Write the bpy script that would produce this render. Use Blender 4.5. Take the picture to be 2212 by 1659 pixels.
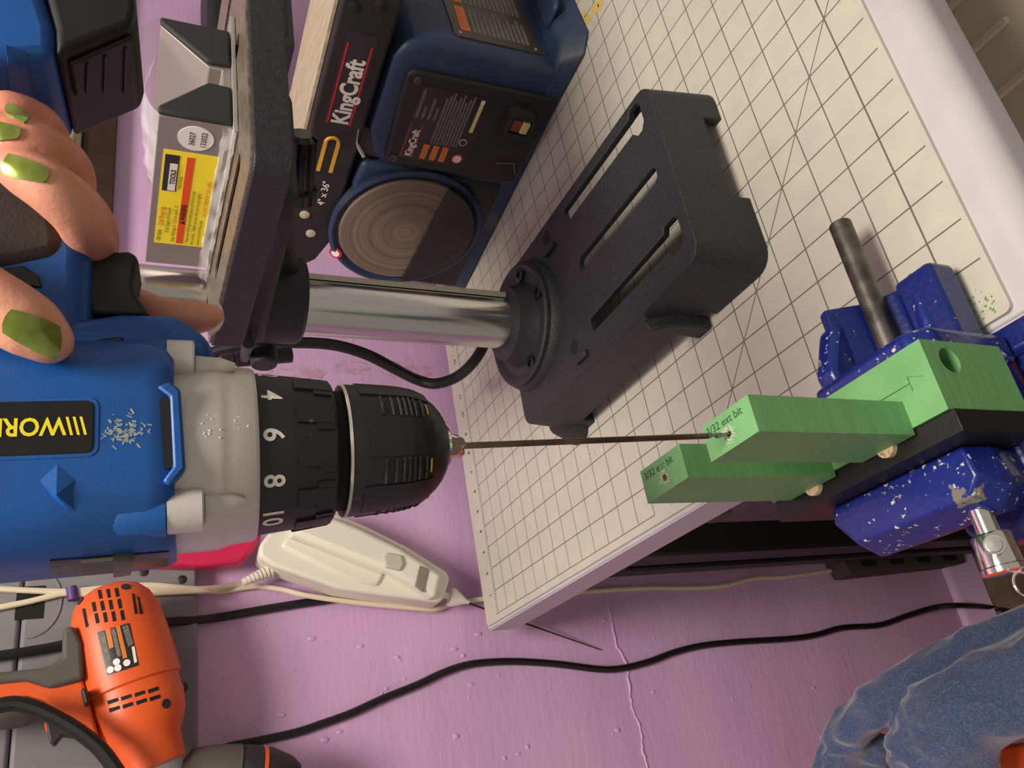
import bpy, bmesh, math, random
from mathutils import Vector, Matrix, noise
from mathutils.bvhtree import BVHTree
random.seed(7)
R = math.radians
for o in list(bpy.data.objects):
    bpy.data.objects.remove(o, do_unlink=True)
scene = bpy.context.scene
COL = scene.collection

# ------------------------------------------------------------------ camera
FPX = 1819.65
CAM = Vector((-0.2437213, 0.4098078, 0.4045387))
CR = Vector((-0.3992268, 0.1625902, -0.9023206))     # image right
CD = Vector((0.4572282, 0.8883464, -0.0422260))      # image down
CF = Vector((0.7947077, -0.4294241, -0.4289925))     # forward
cd_ = bpy.data.cameras.new('camera')
cam = bpy.data.objects.new('camera', cd_)
COL.objects.link(cam)
cam.matrix_world = Matrix(((CR.x, -CD.x, -CF.x, CAM.x), (CR.y, -CD.y, -CF.y, CAM.y),
                           (CR.z, -CD.z, -CF.z, CAM.z), (0, 0, 0, 1)))
cd_.sensor_width = 36.0
cd_.lens = FPX / 2212 * 36.0
cd_.clip_start = 0.01
scene.camera = cam

# ------------------------------------------------------------------ light
w = bpy.data.worlds.new('room_air')
scene.world = w
w.use_nodes = True
w.node_tree.nodes['Background'].inputs[0].default_value = (1.0, 0.90, 0.80, 1)
w.node_tree.nodes['Background'].inputs[1].default_value = 0.26

def area(name, loc, target, size, power, col):
    l = bpy.data.lights.new(name, 'AREA')
    l.shape = 'DISK'; l.size = size; l.energy = power; l.color = col
    o = bpy.data.objects.new(name, l)
    COL.objects.link(o)
    o.location = loc
    o.rotation_euler = (Vector(target) - Vector(loc)).to_track_quat('-Z', 'Y').to_euler()
    return o
area('ceiling_lamp', (-0.28, 0.24, 1.45), (0.25, 0.12, 0), 0.5, 17, (1.0, 0.90, 0.77))
scene.view_settings.view_transform = 'Standard'
scene.view_settings.look = 'None'
scene.view_settings.gamma = 1.0
scene.view_settings.use_curve_mapping = False
scene.view_settings.exposure = 0.5

# ------------------------------------------------------------------ pixel helpers (2212 x 1659 frame)
def ray(x, y):
    return CR * ((x - 1106) / FPX) + CD * ((y - 829.5) / FPX) + CF
def at(x, y, d):
    return CAM + ray(x, y) * d
def hp(x, y, p, n):
    d = ray(x, y); p = Vector(p); n = Vector(n)
    return CAM + d * ((p - CAM).dot(n) / d.dot(n))
def hz(x, y, z=0.0):
    return hp(x, y, (0, 0, z), (0, 0, 1))
def hx(x, y, X):
    return hp(x, y, (X, 0, 0), (1, 0, 0))

# ------------------------------------------------------------------ materials
def s2l(c):
    return tuple(((v / 255) / 12.92 if v / 255 <= 0.04045 else ((v / 255 + 0.055) / 1.055) ** 2.4) for v in c) + (1,)
MATS = {}
def mat(name, col, rough=0.5, metal=0.0, col2=None, scale=20.0, lo=0.4, hi=0.6, bump=0.0, bscale=200.0,
        stretch=None, chips=None, spec=0.5, alpha=1.0, trans=0.0, coat=0.0, sheen=0.0, detail=4):
    m = bpy.data.materials.new(name)
    m.use_nodes = True
    nt = m.node_tree; N = nt.nodes; Lk = nt.links
    b = N['Principled BSDF']
    b.inputs['Roughness'].default_value = rough
    b.inputs['Metallic'].default_value = metal
    b.inputs['Base Color'].default_value = s2l(col)
    b.inputs['Specular IOR Level'].default_value = spec
    b.inputs['Alpha'].default_value = alpha
    b.inputs['Transmission Weight'].default_value = trans
    b.inputs['Coat Weight'].default_value = coat
    b.inputs['Sheen Weight'].default_value = sheen
    geo = N.new('ShaderNodeNewGeometry')
    vec = geo.outputs['Position']
    if stretch:
        mp = N.new('ShaderNodeMapping'); mp.inputs['Scale'].default_value = stretch
        Lk.new(vec, mp.inputs['Vector']); vec = mp.outputs['Vector']
    def ntex(sc, det=detail):
        t = N.new('ShaderNodeTexNoise'); t.inputs['Scale'].default_value = sc; t.inputs['Detail'].default_value = det
        Lk.new(vec, t.inputs['Vector']); return t
    def ramp(src, a, c):
        r = N.new('ShaderNodeMapRange'); r.inputs['From Min'].default_value = a; r.inputs['From Max'].default_value = c
        Lk.new(src, r.inputs['Value']); return r.outputs['Result']
    def mix(fac, a, c):
        x = N.new('ShaderNodeMix'); x.data_type = 'RGBA'
        Lk.new(fac, x.inputs['Factor'])
        if isinstance(a, tuple): x.inputs['A'].default_value = a
        else: Lk.new(a, x.inputs['A'])
        x.inputs['B'].default_value = c
        return x.outputs['Result']
    out = None
    if col2:
        out = mix(ramp(ntex(scale).outputs['Fac'], lo, hi), s2l(col), s2l(col2))
    for ccol, csc, clo, chi in (chips if isinstance(chips, list) else [chips] if chips else []):
        f = ramp(ntex(csc, 6).outputs['Fac'], clo, chi)
        out = mix(f, out if out is not None else s2l(col), s2l(ccol))
    if out is not None:
        Lk.new(out, b.inputs['Base Color'])
    if bump:
        bp = N.new('ShaderNodeBump'); bp.inputs['Strength'].default_value = bump; bp.inputs['Distance'].default_value = 0.001
        Lk.new(ntex(bscale, 3).outputs['Fac'], bp.inputs['Height']); Lk.new(bp.outputs['Normal'], b.inputs['Normal'])
    MATS[name] = m
    return m

M = MATS
mat('purple_paint', (214, 175, 216), 0.42, col2=(208, 167, 210), scale=9, bump=0.6, bscale=90, stretch=(1, 0.4, 1.6))
mat('purple_ridge', (216, 178, 220), 0.45, bump=0.5, bscale=150)
mat('purple_bare', (196, 152, 176), 0.6, col2=(212, 170, 218), scale=70, lo=0.42, hi=0.60, bump=0.3, bscale=100)
mat('floor_paint', (130, 112, 88), 0.5, col2=(92, 76, 56), scale=11, bump=0.2)
mat('laminate', (196, 193, 198), 0.32, col2=(188, 184, 188), scale=12, bump=0.03, bscale=400)
mat('table_edge', (192, 184, 194), 0.4, bump=0.05)
mat('black_frame', (16, 14, 15), 0.45)
mat('gloss_black', (14, 13, 14), 0.18)
mat('grey_rubber', (74, 70, 66), 0.7)
mat('press_paint', (38, 38, 42), 0.48, col2=(46, 46, 50), scale=350, bump=0.5, bscale=900, spec=0.4)
mat('dark_hole', (10, 9, 9), 0.8)
mat('steel', (222, 220, 218), 0.2, 1.0, col2=(186, 184, 182), scale=30, stretch=(1, 1, 0.05))
mat('steel_dull', (120, 116, 110), 0.42, 0.9, col2=(80, 76, 72), scale=60)
mat('machined', (168, 158, 142), 0.4, 0.8, col2=(130, 120, 106), scale=90, stretch=(12, 1, 1), bump=0.15, bscale=120)
mat('rack_metal', (200, 194, 172), 0.5, 0.25)
mat('chrome', (225, 222, 218), 0.12, 1.0)
mat('brass_bit', (128, 112, 96), 0.3, 0.95, col2=(96, 82, 70), scale=40)
mat('bit_flute', (150, 148, 145), 0.25, 1.0)
mat('drill_blue', (16, 84, 162), 0.42, col2=(18, 78, 148), scale=30, bump=0.05, bscale=900)
mat('drill_blue_deep', (16, 74, 146), 0.45)
mat('drill_black', (26, 25, 26), 0.45, chips=((120, 116, 108), 130, 0.72, 0.8), bump=0.1, bscale=600)
mat('drill_worn', (72, 71, 67), 0.6, col2=(36, 35, 35), scale=160, lo=0.45, hi=0.6)
mat('drill_rubber', (44, 38, 34), 0.7, bump=0.2, bscale=900)
mat('battery_black', (20, 17, 19), 0.5)
mat('gear_silver', (204, 199, 193), 0.36, 0.2, col2=(212, 207, 200), scale=25, bump=0.05, bscale=700)
mat('logo_black', (24, 21, 20), 0.28)
mat('yellow_print', (240, 222, 30), 0.4)
mat('white_print', (224, 220, 208), 0.5)
mat('scuff', (150, 160, 150), 0.6)
mat('white_scuff', (196, 190, 176), 0.6)
mat('gold_wear', (214, 196, 100), 0.5)
mat('skin', (226, 160, 134), 0.45, col2=(214, 134, 112), scale=38, lo=0.35, hi=0.7, bump=0.12, bscale=700)
mat('nail_polish', (122, 136, 50), 0.22, 0.45, col2=(160, 176, 82), scale=90, coat=0.6)
mat('nail_tip', (232, 222, 196), 0.35)
mat('jig_green', (112, 168, 108), 0.5, col2=(104, 160, 101), scale=40, bump=0.16, bscale=300, stretch=(1, 1, 14))
mat('jig_ink', (38, 84, 50), 0.6)
mat('plastic_dust', (202, 218, 190), 0.8)
mat('hole_wood', (150, 122, 80), 0.8)
mat('block_black', (15, 14, 14), 0.5, bump=0.15, bscale=900)
mat('dowel_wood', (232, 206, 164), 0.7, col2=(140, 92, 54), scale=260, lo=0.52, hi=0.72)
mat('vise_blue', (17, 36, 118), 0.3, chips=[((120, 116, 106), 55, 0.66, 0.68), ((206, 202, 190), 300, 0.635, 0.68)], bump=0.25, bscale=300, coat=0.15)
mat('vise_blue_clean', (15, 31, 104), 0.32, chips=((170, 166, 156), 380, 0.70, 0.74), bump=0.25, bscale=300, coat=0.1)
mat('sander_blue', (38, 56, 86), 0.5, col2=(84, 86, 84), scale=16, lo=0.56, hi=0.8, bump=0.12, bscale=300)
mat('sander_black', (30, 28, 28), 0.5, col2=(52, 46, 40), scale=18, lo=0.5, hi=0.8)
mat('sander_panel', (34, 32, 31), 0.55, col2=(48, 44, 40), scale=14, lo=0.5, hi=0.8)
mat('label_dark', (40, 36, 38), 0.35)
mat('label_brown', (60, 52, 44), 0.4)
mat('red_print', (200, 32, 30), 0.5)
mat('orange_print', (214, 120, 40), 0.5)
mat('grey_print', (126, 120, 114), 0.6, col2=(84, 80, 76), scale=900)
mat('amber_print', (220, 165, 40), 0.5)
mat('pale_yellow', (214, 204, 130), 0.5)
mat('switch_red', (132, 62, 48), 0.5)
mat('belt_cloth', (188, 176, 152), 0.9, col2=(164, 152, 130), scale=60, stretch=(1, 12, 1))
mat('clear_bag', (235, 238, 240), 0.12, alpha=0.28, spec=0.9, bump=0.3, bscale=60)
mat('vjig_grey', (150, 142, 140), 0.45, 0.35)
mat('vjig_alu', (190, 190, 186), 0.35, 0.7)
mat('vjig_pad', (40, 42, 41), 0.7, bump=0.2, bscale=500)
mat('sticker_white', (232, 230, 228), 0.5)
mat('label_yellow', (255, 234, 50), 0.45)
mat('label_orange', (232, 84, 28), 0.5)
mat('ink', (44, 40, 36), 0.6)
mat('ink_olive', (140, 122, 30), 0.6)
mat('ink_red', (214, 104, 40), 0.6)
mat('panel_grey', (128, 126, 130), 0.6, col2=(118, 116, 120), scale=8, bump=0.05)
mat('tool_orange', (226, 92, 38), 0.42, bump=0.1, bscale=700)
mat('tool_grey', (84, 80, 76), 0.6)
mat('tool_dark', (40, 36, 42), 0.5)
mat('cord_black', (20, 18, 19), 0.45)
mat('cord_white', (224, 212, 186), 0.5)
mat('tie_purple', (88, 58, 130), 0.5)
mat('ivory', (232, 226, 214), 0.4)
mat('button_grey', (196, 192, 178), 0.45)
mat('button_taupe', (134, 126, 114), 0.5)
mat('pink_plastic', (206, 38, 84), 0.35)
mat('wood_dark', (58, 34, 20), 0.5, col2=(44, 26, 16), scale=30)
mat('wood_trim', (150, 138, 118), 0.6, col2=(126, 112, 92), scale=60)
mat('fleece', (66, 84, 122), 0.95, col2=(98, 116, 150), scale=420, lo=0.42, hi=0.72, bump=0.9, bscale=500, sheen=0.5)
mat('bucket_orange', (236, 92, 26), 0.4)
mat('bin_clear', (224, 214, 188), 0.3, alpha=0.8, spec=0.6)
mat('paper_white', (214, 208, 204), 0.8)
mat('stain', (206, 180, 100), 0.5)

# printed cutting mat: one-inch grid, a bolder line and a 45 degree guide, ruler ticks
def cutting_mat_material():
    m = bpy.data.materials.new('cutting_mat'); m.use_nodes = True
    nt = m.node_tree; N = nt.nodes; Lk = nt.links
    b = N['Principled BSDF']; b.inputs['Roughness'].default_value = 0.34
    g = N.new('ShaderNodeNewGeometry'); sx = N.new('ShaderNodeSeparateXYZ'); Lk.new(g.outputs['Position'], sx.inputs[0])
    def mth(op, a, c=None, d=None):
        n = N.new('ShaderNodeMath'); n.operation = op
        for i, v in enumerate((a, c, d)):
            if v is None: continue
            if isinstance(v, (int, float)): n.inputs[i].default_value = v
            else: Lk.new(v, n.inputs[i])
        return n.outputs[0]
    X, Y = sx.outputs[0], sx.outputs[1]
    I = 0.0254
    def lines(c, step, wdt):
        fr = mth('SUBTRACT', mth('FRACT', mth('ADD', mth('DIVIDE', c, step), 0.5)), 0.5)
        return mth('LESS_THAN', mth('MULTIPLY', mth('ABSOLUTE', fr), step), wdt)
    def rng(c, a, d):
        return mth('MULTIPLY', mth('GREATER_THAN', c, a), mth('LESS_THAN', c, d))
    inA = mth('MULTIPLY', rng(X, -0.004, 25 * I + 0.001), mth('LESS_THAN', Y, 9 * I))
    inB = mth('MULTIPLY', rng(X, -0.9 * I, 25 * I + 0.004), mth('LESS_THAN', Y, 8 * I + 0.004))
    la = mth('MULTIPLY', lines(X, I, 0.00048), inA)
    lb = mth('MULTIPLY', lines(Y, I, 0.00048), inB)
    bold = mth('MULTIPLY', mth('LESS_THAN', mth('ABSOLUTE', X), 0.0006), mth('LESS_THAN', Y, 9 * I))
    dg = mth('MULTIPLY', mth('LESS_THAN', mth('ABSOLUTE', mth('SUBTRACT', X, Y)), 0.00065), rng(X, -0.3, 8 * I))
    ends = mth('MULTIPLY', mth('LESS_THAN', mth('ABSOLUTE', mth('SUBTRACT', Y, 9 * I)), 0.00045), rng(X, 12 * I, 25.3 * I))
    tick = mth('MULTIPLY', mth('MULTIPLY', lines(Y, I / 8, 0.0004), rng(X, 25 * I, 25 * I + 0.0045)), mth('LESS_THAN', Y, 9 * I))
    tot = mth('ADD', mth('ADD', mth('ADD', la, lb), mth('ADD', bold, dg)), mth('ADD', tick, ends))
    tot = mth('MINIMUM', tot, 1.0)
    t = N.new('ShaderNodeTexNoise'); t.inputs['Scale'].default_value = 55; Lk.new(g.outputs['Position'], t.inputs['Vector'])
    cr = N.new('ShaderNodeMix'); cr.data_type = 'RGBA'; Lk.new(t.outputs['Fac'], cr.inputs['Factor'])
    cr.inputs['A'].default_value = s2l((184, 182, 174)); cr.inputs['B'].default_value = s2l((204, 199, 184))
    mx = N.new('ShaderNodeMix'); mx.data_type = 'RGBA'; Lk.new(mth('MULTIPLY', tot, 0.82), mx.inputs['Factor'])
    Lk.new(cr.outputs['Result'], mx.inputs['A']); mx.inputs['B'].default_value = s2l((70, 62, 50))
    Lk.new(mx.outputs['Result'], b.inputs['Base Color'])
    MATS['cutting_mat'] = m
cutting_mat_material()

# ------------------------------------------------------------------ mesh helpers
ID = Matrix.Identity(4)
class G:
    """collects geometry given in a frame"""
    def __init__(s, frame=ID):
        s.v = []; s.f = []; s.fr = frame
    def add(s, vs, fs):
        n = len(s.v)
        s.v += [s.fr @ Vector(p) for p in vs]
        s.f += [tuple(i + n for i in f) for f in fs]
        return s
    def box(s, a, b):
        (x0, y0, z0), (x1, y1, z1) = a, b
        return s.add([(x0, y0, z0), (x1, y0, z0), (x1, y1, z0), (x0, y1, z0), (x0, y0, z1), (x1, y0, z1), (x1, y1, z1), (x0, y1, z1)],
                     [(0, 3, 2, 1), (4, 5, 6, 7), (0, 1, 5, 4), (1, 2, 6, 5), (2, 3, 7, 6), (3, 0, 4, 7)])
    def prism(s, pts, axis, a, b, top=None):
        top = top or pts
        def mk(p, t):
            return {'x': (t, p[0], p[1]), 'y': (p[0], t, p[1]), 'z': (p[0], p[1], t)}[axis]
        n = len(pts)
        vs = [mk(p, a) for p in pts] + [mk(p, b) for p in top]
        fs = [tuple(range(n))[::-1], tuple(range(n, 2 * n))] + [(i, (i + 1) % n, n + (i + 1) % n, n + i) for i in range(n)]
        return s.add(vs, fs)
    def lathe(s, o, d, prof, seg=32, sq=(1, 1), upv=None):
        o = Vector(o); d = Vector(d).normalized()
        u_ = Vector(upv) if upv else d.orthogonal()
        u_ = (u_ - d * u_.dot(d)).normalized(); w_ = d.cross(u_)
        vs = []; fs = []
        for t, r in prof:
            for i in range(seg):
                a = 2 * math.pi * i / seg
                vs.append(o + d * t + (u_ * math.cos(a) * sq[0] + w_ * math.sin(a) * sq[1]) * max(r, 1e-5))
        for k in range(len(prof) - 1):
            for i in range(seg):
                j = (i + 1) % seg
                fs.append((k * seg + i, k * seg + j, (k + 1) * seg + j, (k + 1) * seg + i))
        fs.append(tuple(range(seg))[::-1]); m = (len(prof) - 1) * seg
        fs.append(tuple(range(m, m + seg)))
        return s.add(vs, fs)
    def cyl(s, a, b, r, seg=24, r2=None):
        a = Vector(a); b = Vector(b)
        return s.lathe(a, b - a, [(0, r), ((b - a).length, r2 if r2 else r)], seg)
    def tube(s, pts, r, seg=10, flat=None):
        pts = [Vector(p) for p in pts]; n = len(pts)
        rs = r if isinstance(r, (list, tuple)) else [r] * n
        tg = [(pts[min(i + 1, n - 1)] - pts[max(i - 1, 0)]).normalized() for i in range(n)]
        u_ = tg[0].orthogonal().normalized() if flat is None else Vector(flat)
        vs = []; fs = []
        for i in range(n):
            u_ = (u_ - tg[i] * u_.dot(tg[i])).normalized(); w_ = tg[i].cross(u_)
            for k in range(seg):
                a = 2 * math.pi * k / seg
                vs.append(pts[i] + (u_ * math.cos(a) + w_ * math.sin(a)) * rs[i])
        for i in range(n - 1):
            for k in range(seg):
                j = (k + 1) % seg
                fs.append((i * seg + k, i * seg + j, (i + 1) * seg + j, (i + 1) * seg + k))
        fs.append(tuple(range(seg))[::-1]); m = (n - 1) * seg; fs.append(tuple(range(m, m + seg)))
        return s.add(vs, fs)
    def ball(s, c, r, seg=16, rings=10):
        c = Vector(c)
        if not isinstance(r, (tuple, list)): r = (r, r, r)
        vs = []; fs = []
        for i in range(1, rings):
            p = math.pi * i / rings
            for k in range(seg):
                a = 2 * math.pi * k / seg
                vs.append(c + Vector((r[0] * math.sin(p) * math.cos(a), r[1] * math.sin(p) * math.sin(a), r[2] * math.cos(p))))
        top = len(vs); vs.append(c + Vector((0, 0, r[2]))); bot = len(vs); vs.append(c - Vector((0, 0, r[2])))
        for i in range(rings - 2):
            for k in range(seg):
                j = (k + 1) % seg
                fs.append((i * seg + k, i * seg + j, (i + 1) * seg + j, (i + 1) * seg + k))
        for k in range(seg):
            j = (k + 1) % seg
            fs.append((top, j, k)); fs.append((bot, (rings - 2) * seg + k, (rings - 2) * seg + j))
        return s.add(vs, fs)

def spline(pts, n=8):
    pts = [Vector(p) for p in pts]; out = []
    P = [pts[0] * 2 - pts[1]] + pts + [pts[-1] * 2 - pts[-2]]
    for i in range(1, len(P) - 2):
        for k in range(n):
            t = k / n
            a, b, c, d = P[i - 1], P[i], P[i + 1], P[i + 2]
            out.append(0.5 * ((2 * b) + (c - a) * t + (2 * a - 5 * b + 4 * c - d) * t * t + (3 * b - a - 3 * c + d) * t ** 3))
    out.append(pts[-1])
    return out

WM = {}                                              # world matrix of every empty
def tag(o, label=None, cat=None, group=None, kind=None):
    if label: o['label'] = label
    if cat: o['category'] = cat
    if group: o['group'] = group
    if kind: o['kind'] = kind
    return o
def thing(name, label, cat, mx=ID, group=None):
    if not isinstance(mx, Matrix): mx = Matrix.Translation(Vector(mx))
    o = bpy.data.objects.new(name, None); COL.objects.link(o)
    o.empty_display_size = 0.02
    o.matrix_world = mx; WM[o] = mx.copy()
    return tag(o, label, cat, group)
def finish(me, smooth=35):
    bm = bmesh.new(); bm.from_mesh(me)
    bmesh.ops.recalc_face_normals(bm, faces=bm.faces); bm.to_mesh(me); bm.free()
    if smooth is not None:
        me.polygons.foreach_set('use_smooth', [True] * len(me.polygons))
        me.set_sharp_from_angle(angle=R(smooth))
def obj(name, g, m, parent=None, bevel=0.0, seg=2, smooth=35, sub=0, label=None):
    me = bpy.data.meshes.new(name)
    root = parent
    inv = WM[parent].inverted() if parent in WM else ID
    if parent is None and g.v:                        # origin at the base of a single-mesh thing
        lo = Vector((sum(v.x for v in g.v) / len(g.v), sum(v.y for v in g.v) / len(g.v), min(v.z for v in g.v)))
        inv = Matrix.Translation(-lo)
    me.from_pydata([inv @ v for v in g.v], [], g.f)
    finish(me, smooth)
    me.materials.append(MATS[m])
    o = bpy.data.objects.new(name, me); COL.objects.link(o)
    if parent is not None:
        o.parent = parent; WM[o] = WM[parent]
    else:
        o.location = inv.inverted().translation; WM[o] = inv.inverted()
    if bevel:
        md = o.modifiers.new('bevel', 'BEVEL'); md.width = bevel; md.segments = seg; md.limit_method = 'ANGLE'; md.angle_limit = R(30)
        md.harden_normals = False
    if sub:
        md = o.modifiers.new('sub', 'SUBSURF'); md.levels = sub; md.render_levels = sub
    if label: o['label'] = label
    return o
def evaluated(o):
    dg = bpy.context.evaluated_depsgraph_get(); dg.update()
    return bpy.data.meshes.new_from_object(o.evaluated_get(dg))
def cut(g, cutters):
    """boolean difference of one closed body with closed cutters, applied at once"""
    def tmp(gg):
        me = bpy.data.meshes.new('t'); me.from_pydata(gg.v, [], gg.f); finish(me, None)
        o = bpy.data.objects.new('t', me); COL.objects.link(o); return o
    a = tmp(g); cs = [tmp(c) for c in cutters]
    for c in cs:
        md = a.modifiers.new('b', 'BOOLEAN'); md.object = c; md.operation = 'DIFFERENCE'; md.solver = 'EXACT'
    me = evaluated(a)
    r = G(); r.v = [v.co.copy() for v in me.vertices]; r.f = [tuple(p.vertices) for p in me.polygons]
    for o in [a] + cs: bpy.data.objects.remove(o, do_unlink=True)
    return r
def remesh(g, vox, smooth_it=6):
    me = bpy.data.meshes.new('t'); me.from_pydata(g.v, [], g.f); finish(me, None)
    o = bpy.data.objects.new('t', me); COL.objects.link(o)
    md = o.modifiers.new('r', 'REMESH'); md.mode = 'VOXEL'; md.voxel_size = vox
    sm = o.modifiers.new('s', 'SMOOTH'); sm.iterations = smooth_it; sm.factor = 0.6
    m2 = evaluated(o)
    r = G(); r.v = [v.co.copy() for v in m2.vertices]; r.f = [tuple(p.vertices) for p in m2.polygons]
    bpy.data.objects.remove(o, do_unlink=True)
    return r
def bvh(*gs):
    vs = []; fs = []
    for g in gs:
        n = len(vs); vs += g.v; fs += [tuple(i + n for i in f) for f in g.f]
    return BVHTree.FromPolygons(vs, fs)
def hit(t, x, y):
    p, n, i, d = t.ray_cast(CAM, ray(x, y).normalized())
    if p is None: return None
    if n.dot(ray(x, y)) > 0: n = -n
    return p, n
def decal(t, poly, th=0.0006, nsub=4, off=0.0):
    """thin patch lying on a surface, outline given in pixels (quad), follows the surface"""
    g = G(); a, b, c, d = [Vector((p[0], p[1])) for p in poly]
    top = []; bot = []
    for i in range(nsub + 1):
        for j in range(nsub + 1):
            u_, v_ = i / nsub, j / nsub
            q = a.lerp(b, u_).lerp(d.lerp(c, u_), v_)
            r = hit(t, q.x, q.y)
            if r is None: return g
            top.append(r[0] + r[1] * (th + off)); bot.append(r[0] - r[1] * 0.0004)
    n = nsub + 1; k = n * n
    fs = []
    for i in range(nsub):
        for j in range(nsub):
            q = (i * n + j, i * n + j + 1, (i + 1) * n + j + 1, (i + 1) * n + j)
            fs.append(q); fs.append(tuple(x + k for x in q[::-1]))
    rim = [i * n for i in range(n)] + [(n - 1) * n + j for j in range(1, n)] + [i * n + n - 1 for i in range(n - 2, -1, -1)] + [j for j in range(n - 2, 0, -1)]
    for a_, b_ in zip(rim, rim[1:] + rim[:1]): fs.append((a_, b_, b_ + k, a_ + k))
    return g.add(top + bot, fs)

def text_flat(s, size, bold=0.0, align='LEFT', ext=0.0, shear=0.0, sx=1.0):
    c = bpy.data.curves.new('t', 'FONT'); c.body = s; c.size = size; c.align_x = align
    c.offset = bold * size; c.extrude = ext; c.shear = shear; c.resolution_u = 3
    o = bpy.data.objects.new('t', c); COL.objects.link(o)
    me = evaluated(o)
    vs = [Vector((v.co.x * sx, v.co.y, v.co.z)) for v in me.vertices]; fs = [tuple(p.vertices) for p in me.polygons]
    bpy.data.objects.remove(o, do_unlink=True)
    return vs, fs
def text_on(g, s, o, dx, dy, size, bold=0.0, align='LEFT', shear=0.0, off=0.0003, sx=1.0):
    """lettering laid on a plane: origin o, reading direction dx, letter-up dy"""
    o = Vector(o); dx = Vector(dx).normalized(); dy = Vector(dy).normalized(); nz = dx.cross(dy)
    vs, fs = text_flat(s, size, bold, align, 0.0, shear, sx)
    g.add([o + dx * v.x + dy * v.y + nz * off for v in vs], fs)
    return g
def quad_on(g, o, dx, dy, x0, y0, x1, y1, off=0.0002, th=0.0002):
    o = Vector(o); dx = Vector(dx).normalized(); dy = Vector(dy).normalized(); nz = dx.cross(dy)
    P = lambda x, y, k: o + dx * x + dy * y + nz * k
    g.add([P(x0, y0, off - th), P(x1, y0, off - th), P(x1, y1, off - th), P(x0, y1, off - th),
           P(x0, y0, off), P(x1, y0, off), P(x1, y1, off), P(x0, y1, off)],
          [(0, 3, 2, 1), (4, 5, 6, 7), (0, 1, 5, 4), (1, 2, 6, 5), (2, 3, 7, 6), (3, 0, 4, 7)])
    return g
def rrect(x0, y0, x1, y1, r, n=4):
    out = []
    for cx, cy, a0 in ((x1 - r, y1 - r, 0), (x0 + r, y1 - r, 90), (x0 + r, y0 + r, 180), (x1 - r, y0 + r, 270)):
        for i in range(n + 1):
            a = R(a0 + 90 * i / n); out.append((cx + r * math.cos(a), cy + r * math.sin(a)))
    return out

# ================================================================== the room
XW = 0.715; ZF = -0.885
EX, EY, EZ = Vector((1, 0, 0)), Vector((0, 1, 0)), Vector((0, 0, 1))
wall = tag(obj('wall_back', G().box((XW, -2.2, ZF), (XW + 0.1, 2.0, 1.7)), 'purple_paint'), 'uneven purple painted wall behind the bench', kind='structure')
tag(obj('floor', G().box((-2.0, -2.2, ZF - 0.05), (XW + 0.1, 2.0, ZF)), 'floor_paint'), 'worn brown floor below the bench', kind='structure')
tag(obj('baseboard_back', G().prism([(XW, ZF), (XW, ZF + 0.05), (XW - 0.012, ZF + 0.045), (XW - 0.035, ZF)], 'y', -2.2, 2.0), 'purple_ridge', bevel=0.004),
    'purple painted sloping kerb along the foot of the wall', kind='structure')
rp = spline([hx(x, y, XW - 0.0004) for x, y in ((1306, 1270), (1318, 1330), (1330, 1390), (1352, 1430), (1358, 1480), (1366, 1530), (1384, 1580), (1388, 1620), (1402, 1665))], 6)
rp = [p + Vector((0, 0, random.uniform(-.0014, .0014))) for p in rp]
obj('paint_ridge', G().tube(rp, [random.uniform(.0008, .0018) for _ in rp], 8), 'purple_ridge', wall, label='raised lumpy ridge in the paint')
g = G()
for i in range(46):
    x, y = random.uniform(480, 2000), random.uniform(1330, 1655)
    if y < 1655 - (x - 480) * 0.2 and x > 1500 and y < 1420: continue
    p = hx(x, y, XW); r = random.uniform(.0012, .0032)
    g.ball(p, (r * .5, r, r * random.uniform(.8, 1.8)), 8, 6)
o = obj('paint_blob', g, 'purple_paint', wall); o['kind'] = 'stuff'
g = G()
for cx_, cy_, a, b in ((640, 812, 60, 22), (760, 792, 40, 14), (560, 800, 30, 16), (880, 800, 50, 24)):
    ring = []
    for i in range(20):
        t = 2 * math.pi * i / 20; k = random.uniform(.75, 1.2)
        ring.append(hx(cx_ + a * math.cos(t) * k, cy_ + b * math.sin(t) * k, XW - 0.0005))
    g.add(ring, [tuple(range(20))])
obj('bare_patch', g, 'purple_bare', wall, label='pinkish patch where the paint is thin')

# ---- wooden ledge and trim on the wall
t = thing('wooden_ledge', 'dark brown wooden ledge with pale top moulding fixed to the purple wall', 'ledge', (XW - .02, -.5, .412))
obj('board', G().box((XW - .022, -1.3, .412), (XW, .03, .452)), 'wood_dark', t, bevel=.002)
obj('moulding', G().prism([(XW, .452), (XW - .03, .452), (XW - .036, .462), (XW - .024, .474), (XW - .02, .49), (XW, .49)], 'y', -1.3, .03), 'wood_trim', t, bevel=.002)

# ---- grey plastic wall panels
t = thing('wall_panel', 'grey moulded plastic panel screwed to the wall behind the orange drill', 'panel', (XW, .3, .3135))
bot = obj('panel_tile', G().box((XW - .024, .06, .3135), (XW, .62, .4733)), 'panel_grey', t, bevel=.004)
topt = obj('panel_tile', G().box((XW - .024, .06, .4740), (XW, .62, .66)), 'panel_grey', t, bevel=.004)
pb = XW - .024
g = G(); c = hx(65, 1302, pb); g.box((pb - .0008, c.y - .016, c.z - .012), (pb + .004, c.y + .016, c.z + .012)); obj('key_slot', g, 'dark_hole', topt)
g = G(); ring = [c + Vector((-.0005, math.cos(a) * .034, math.sin(a) * .027)) for a in [R(180 + i * 12) for i in range(16)]]
g.tube(ring, .0009, 6); obj('moulded_ring', g, 'panel_grey', topt)
for x, y in ((396, 1485), (393, 1252), (310, 1236)):
    p = hx(x, y, pb); obj('screw', G().lathe(p + Vector((.002, 0, 0)), (-1, 0, 0), [(0, .0045), (.0028, .0045), (.0036, .003), (.0037, 0)], 16), 'tool_dark', bot)

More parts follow.
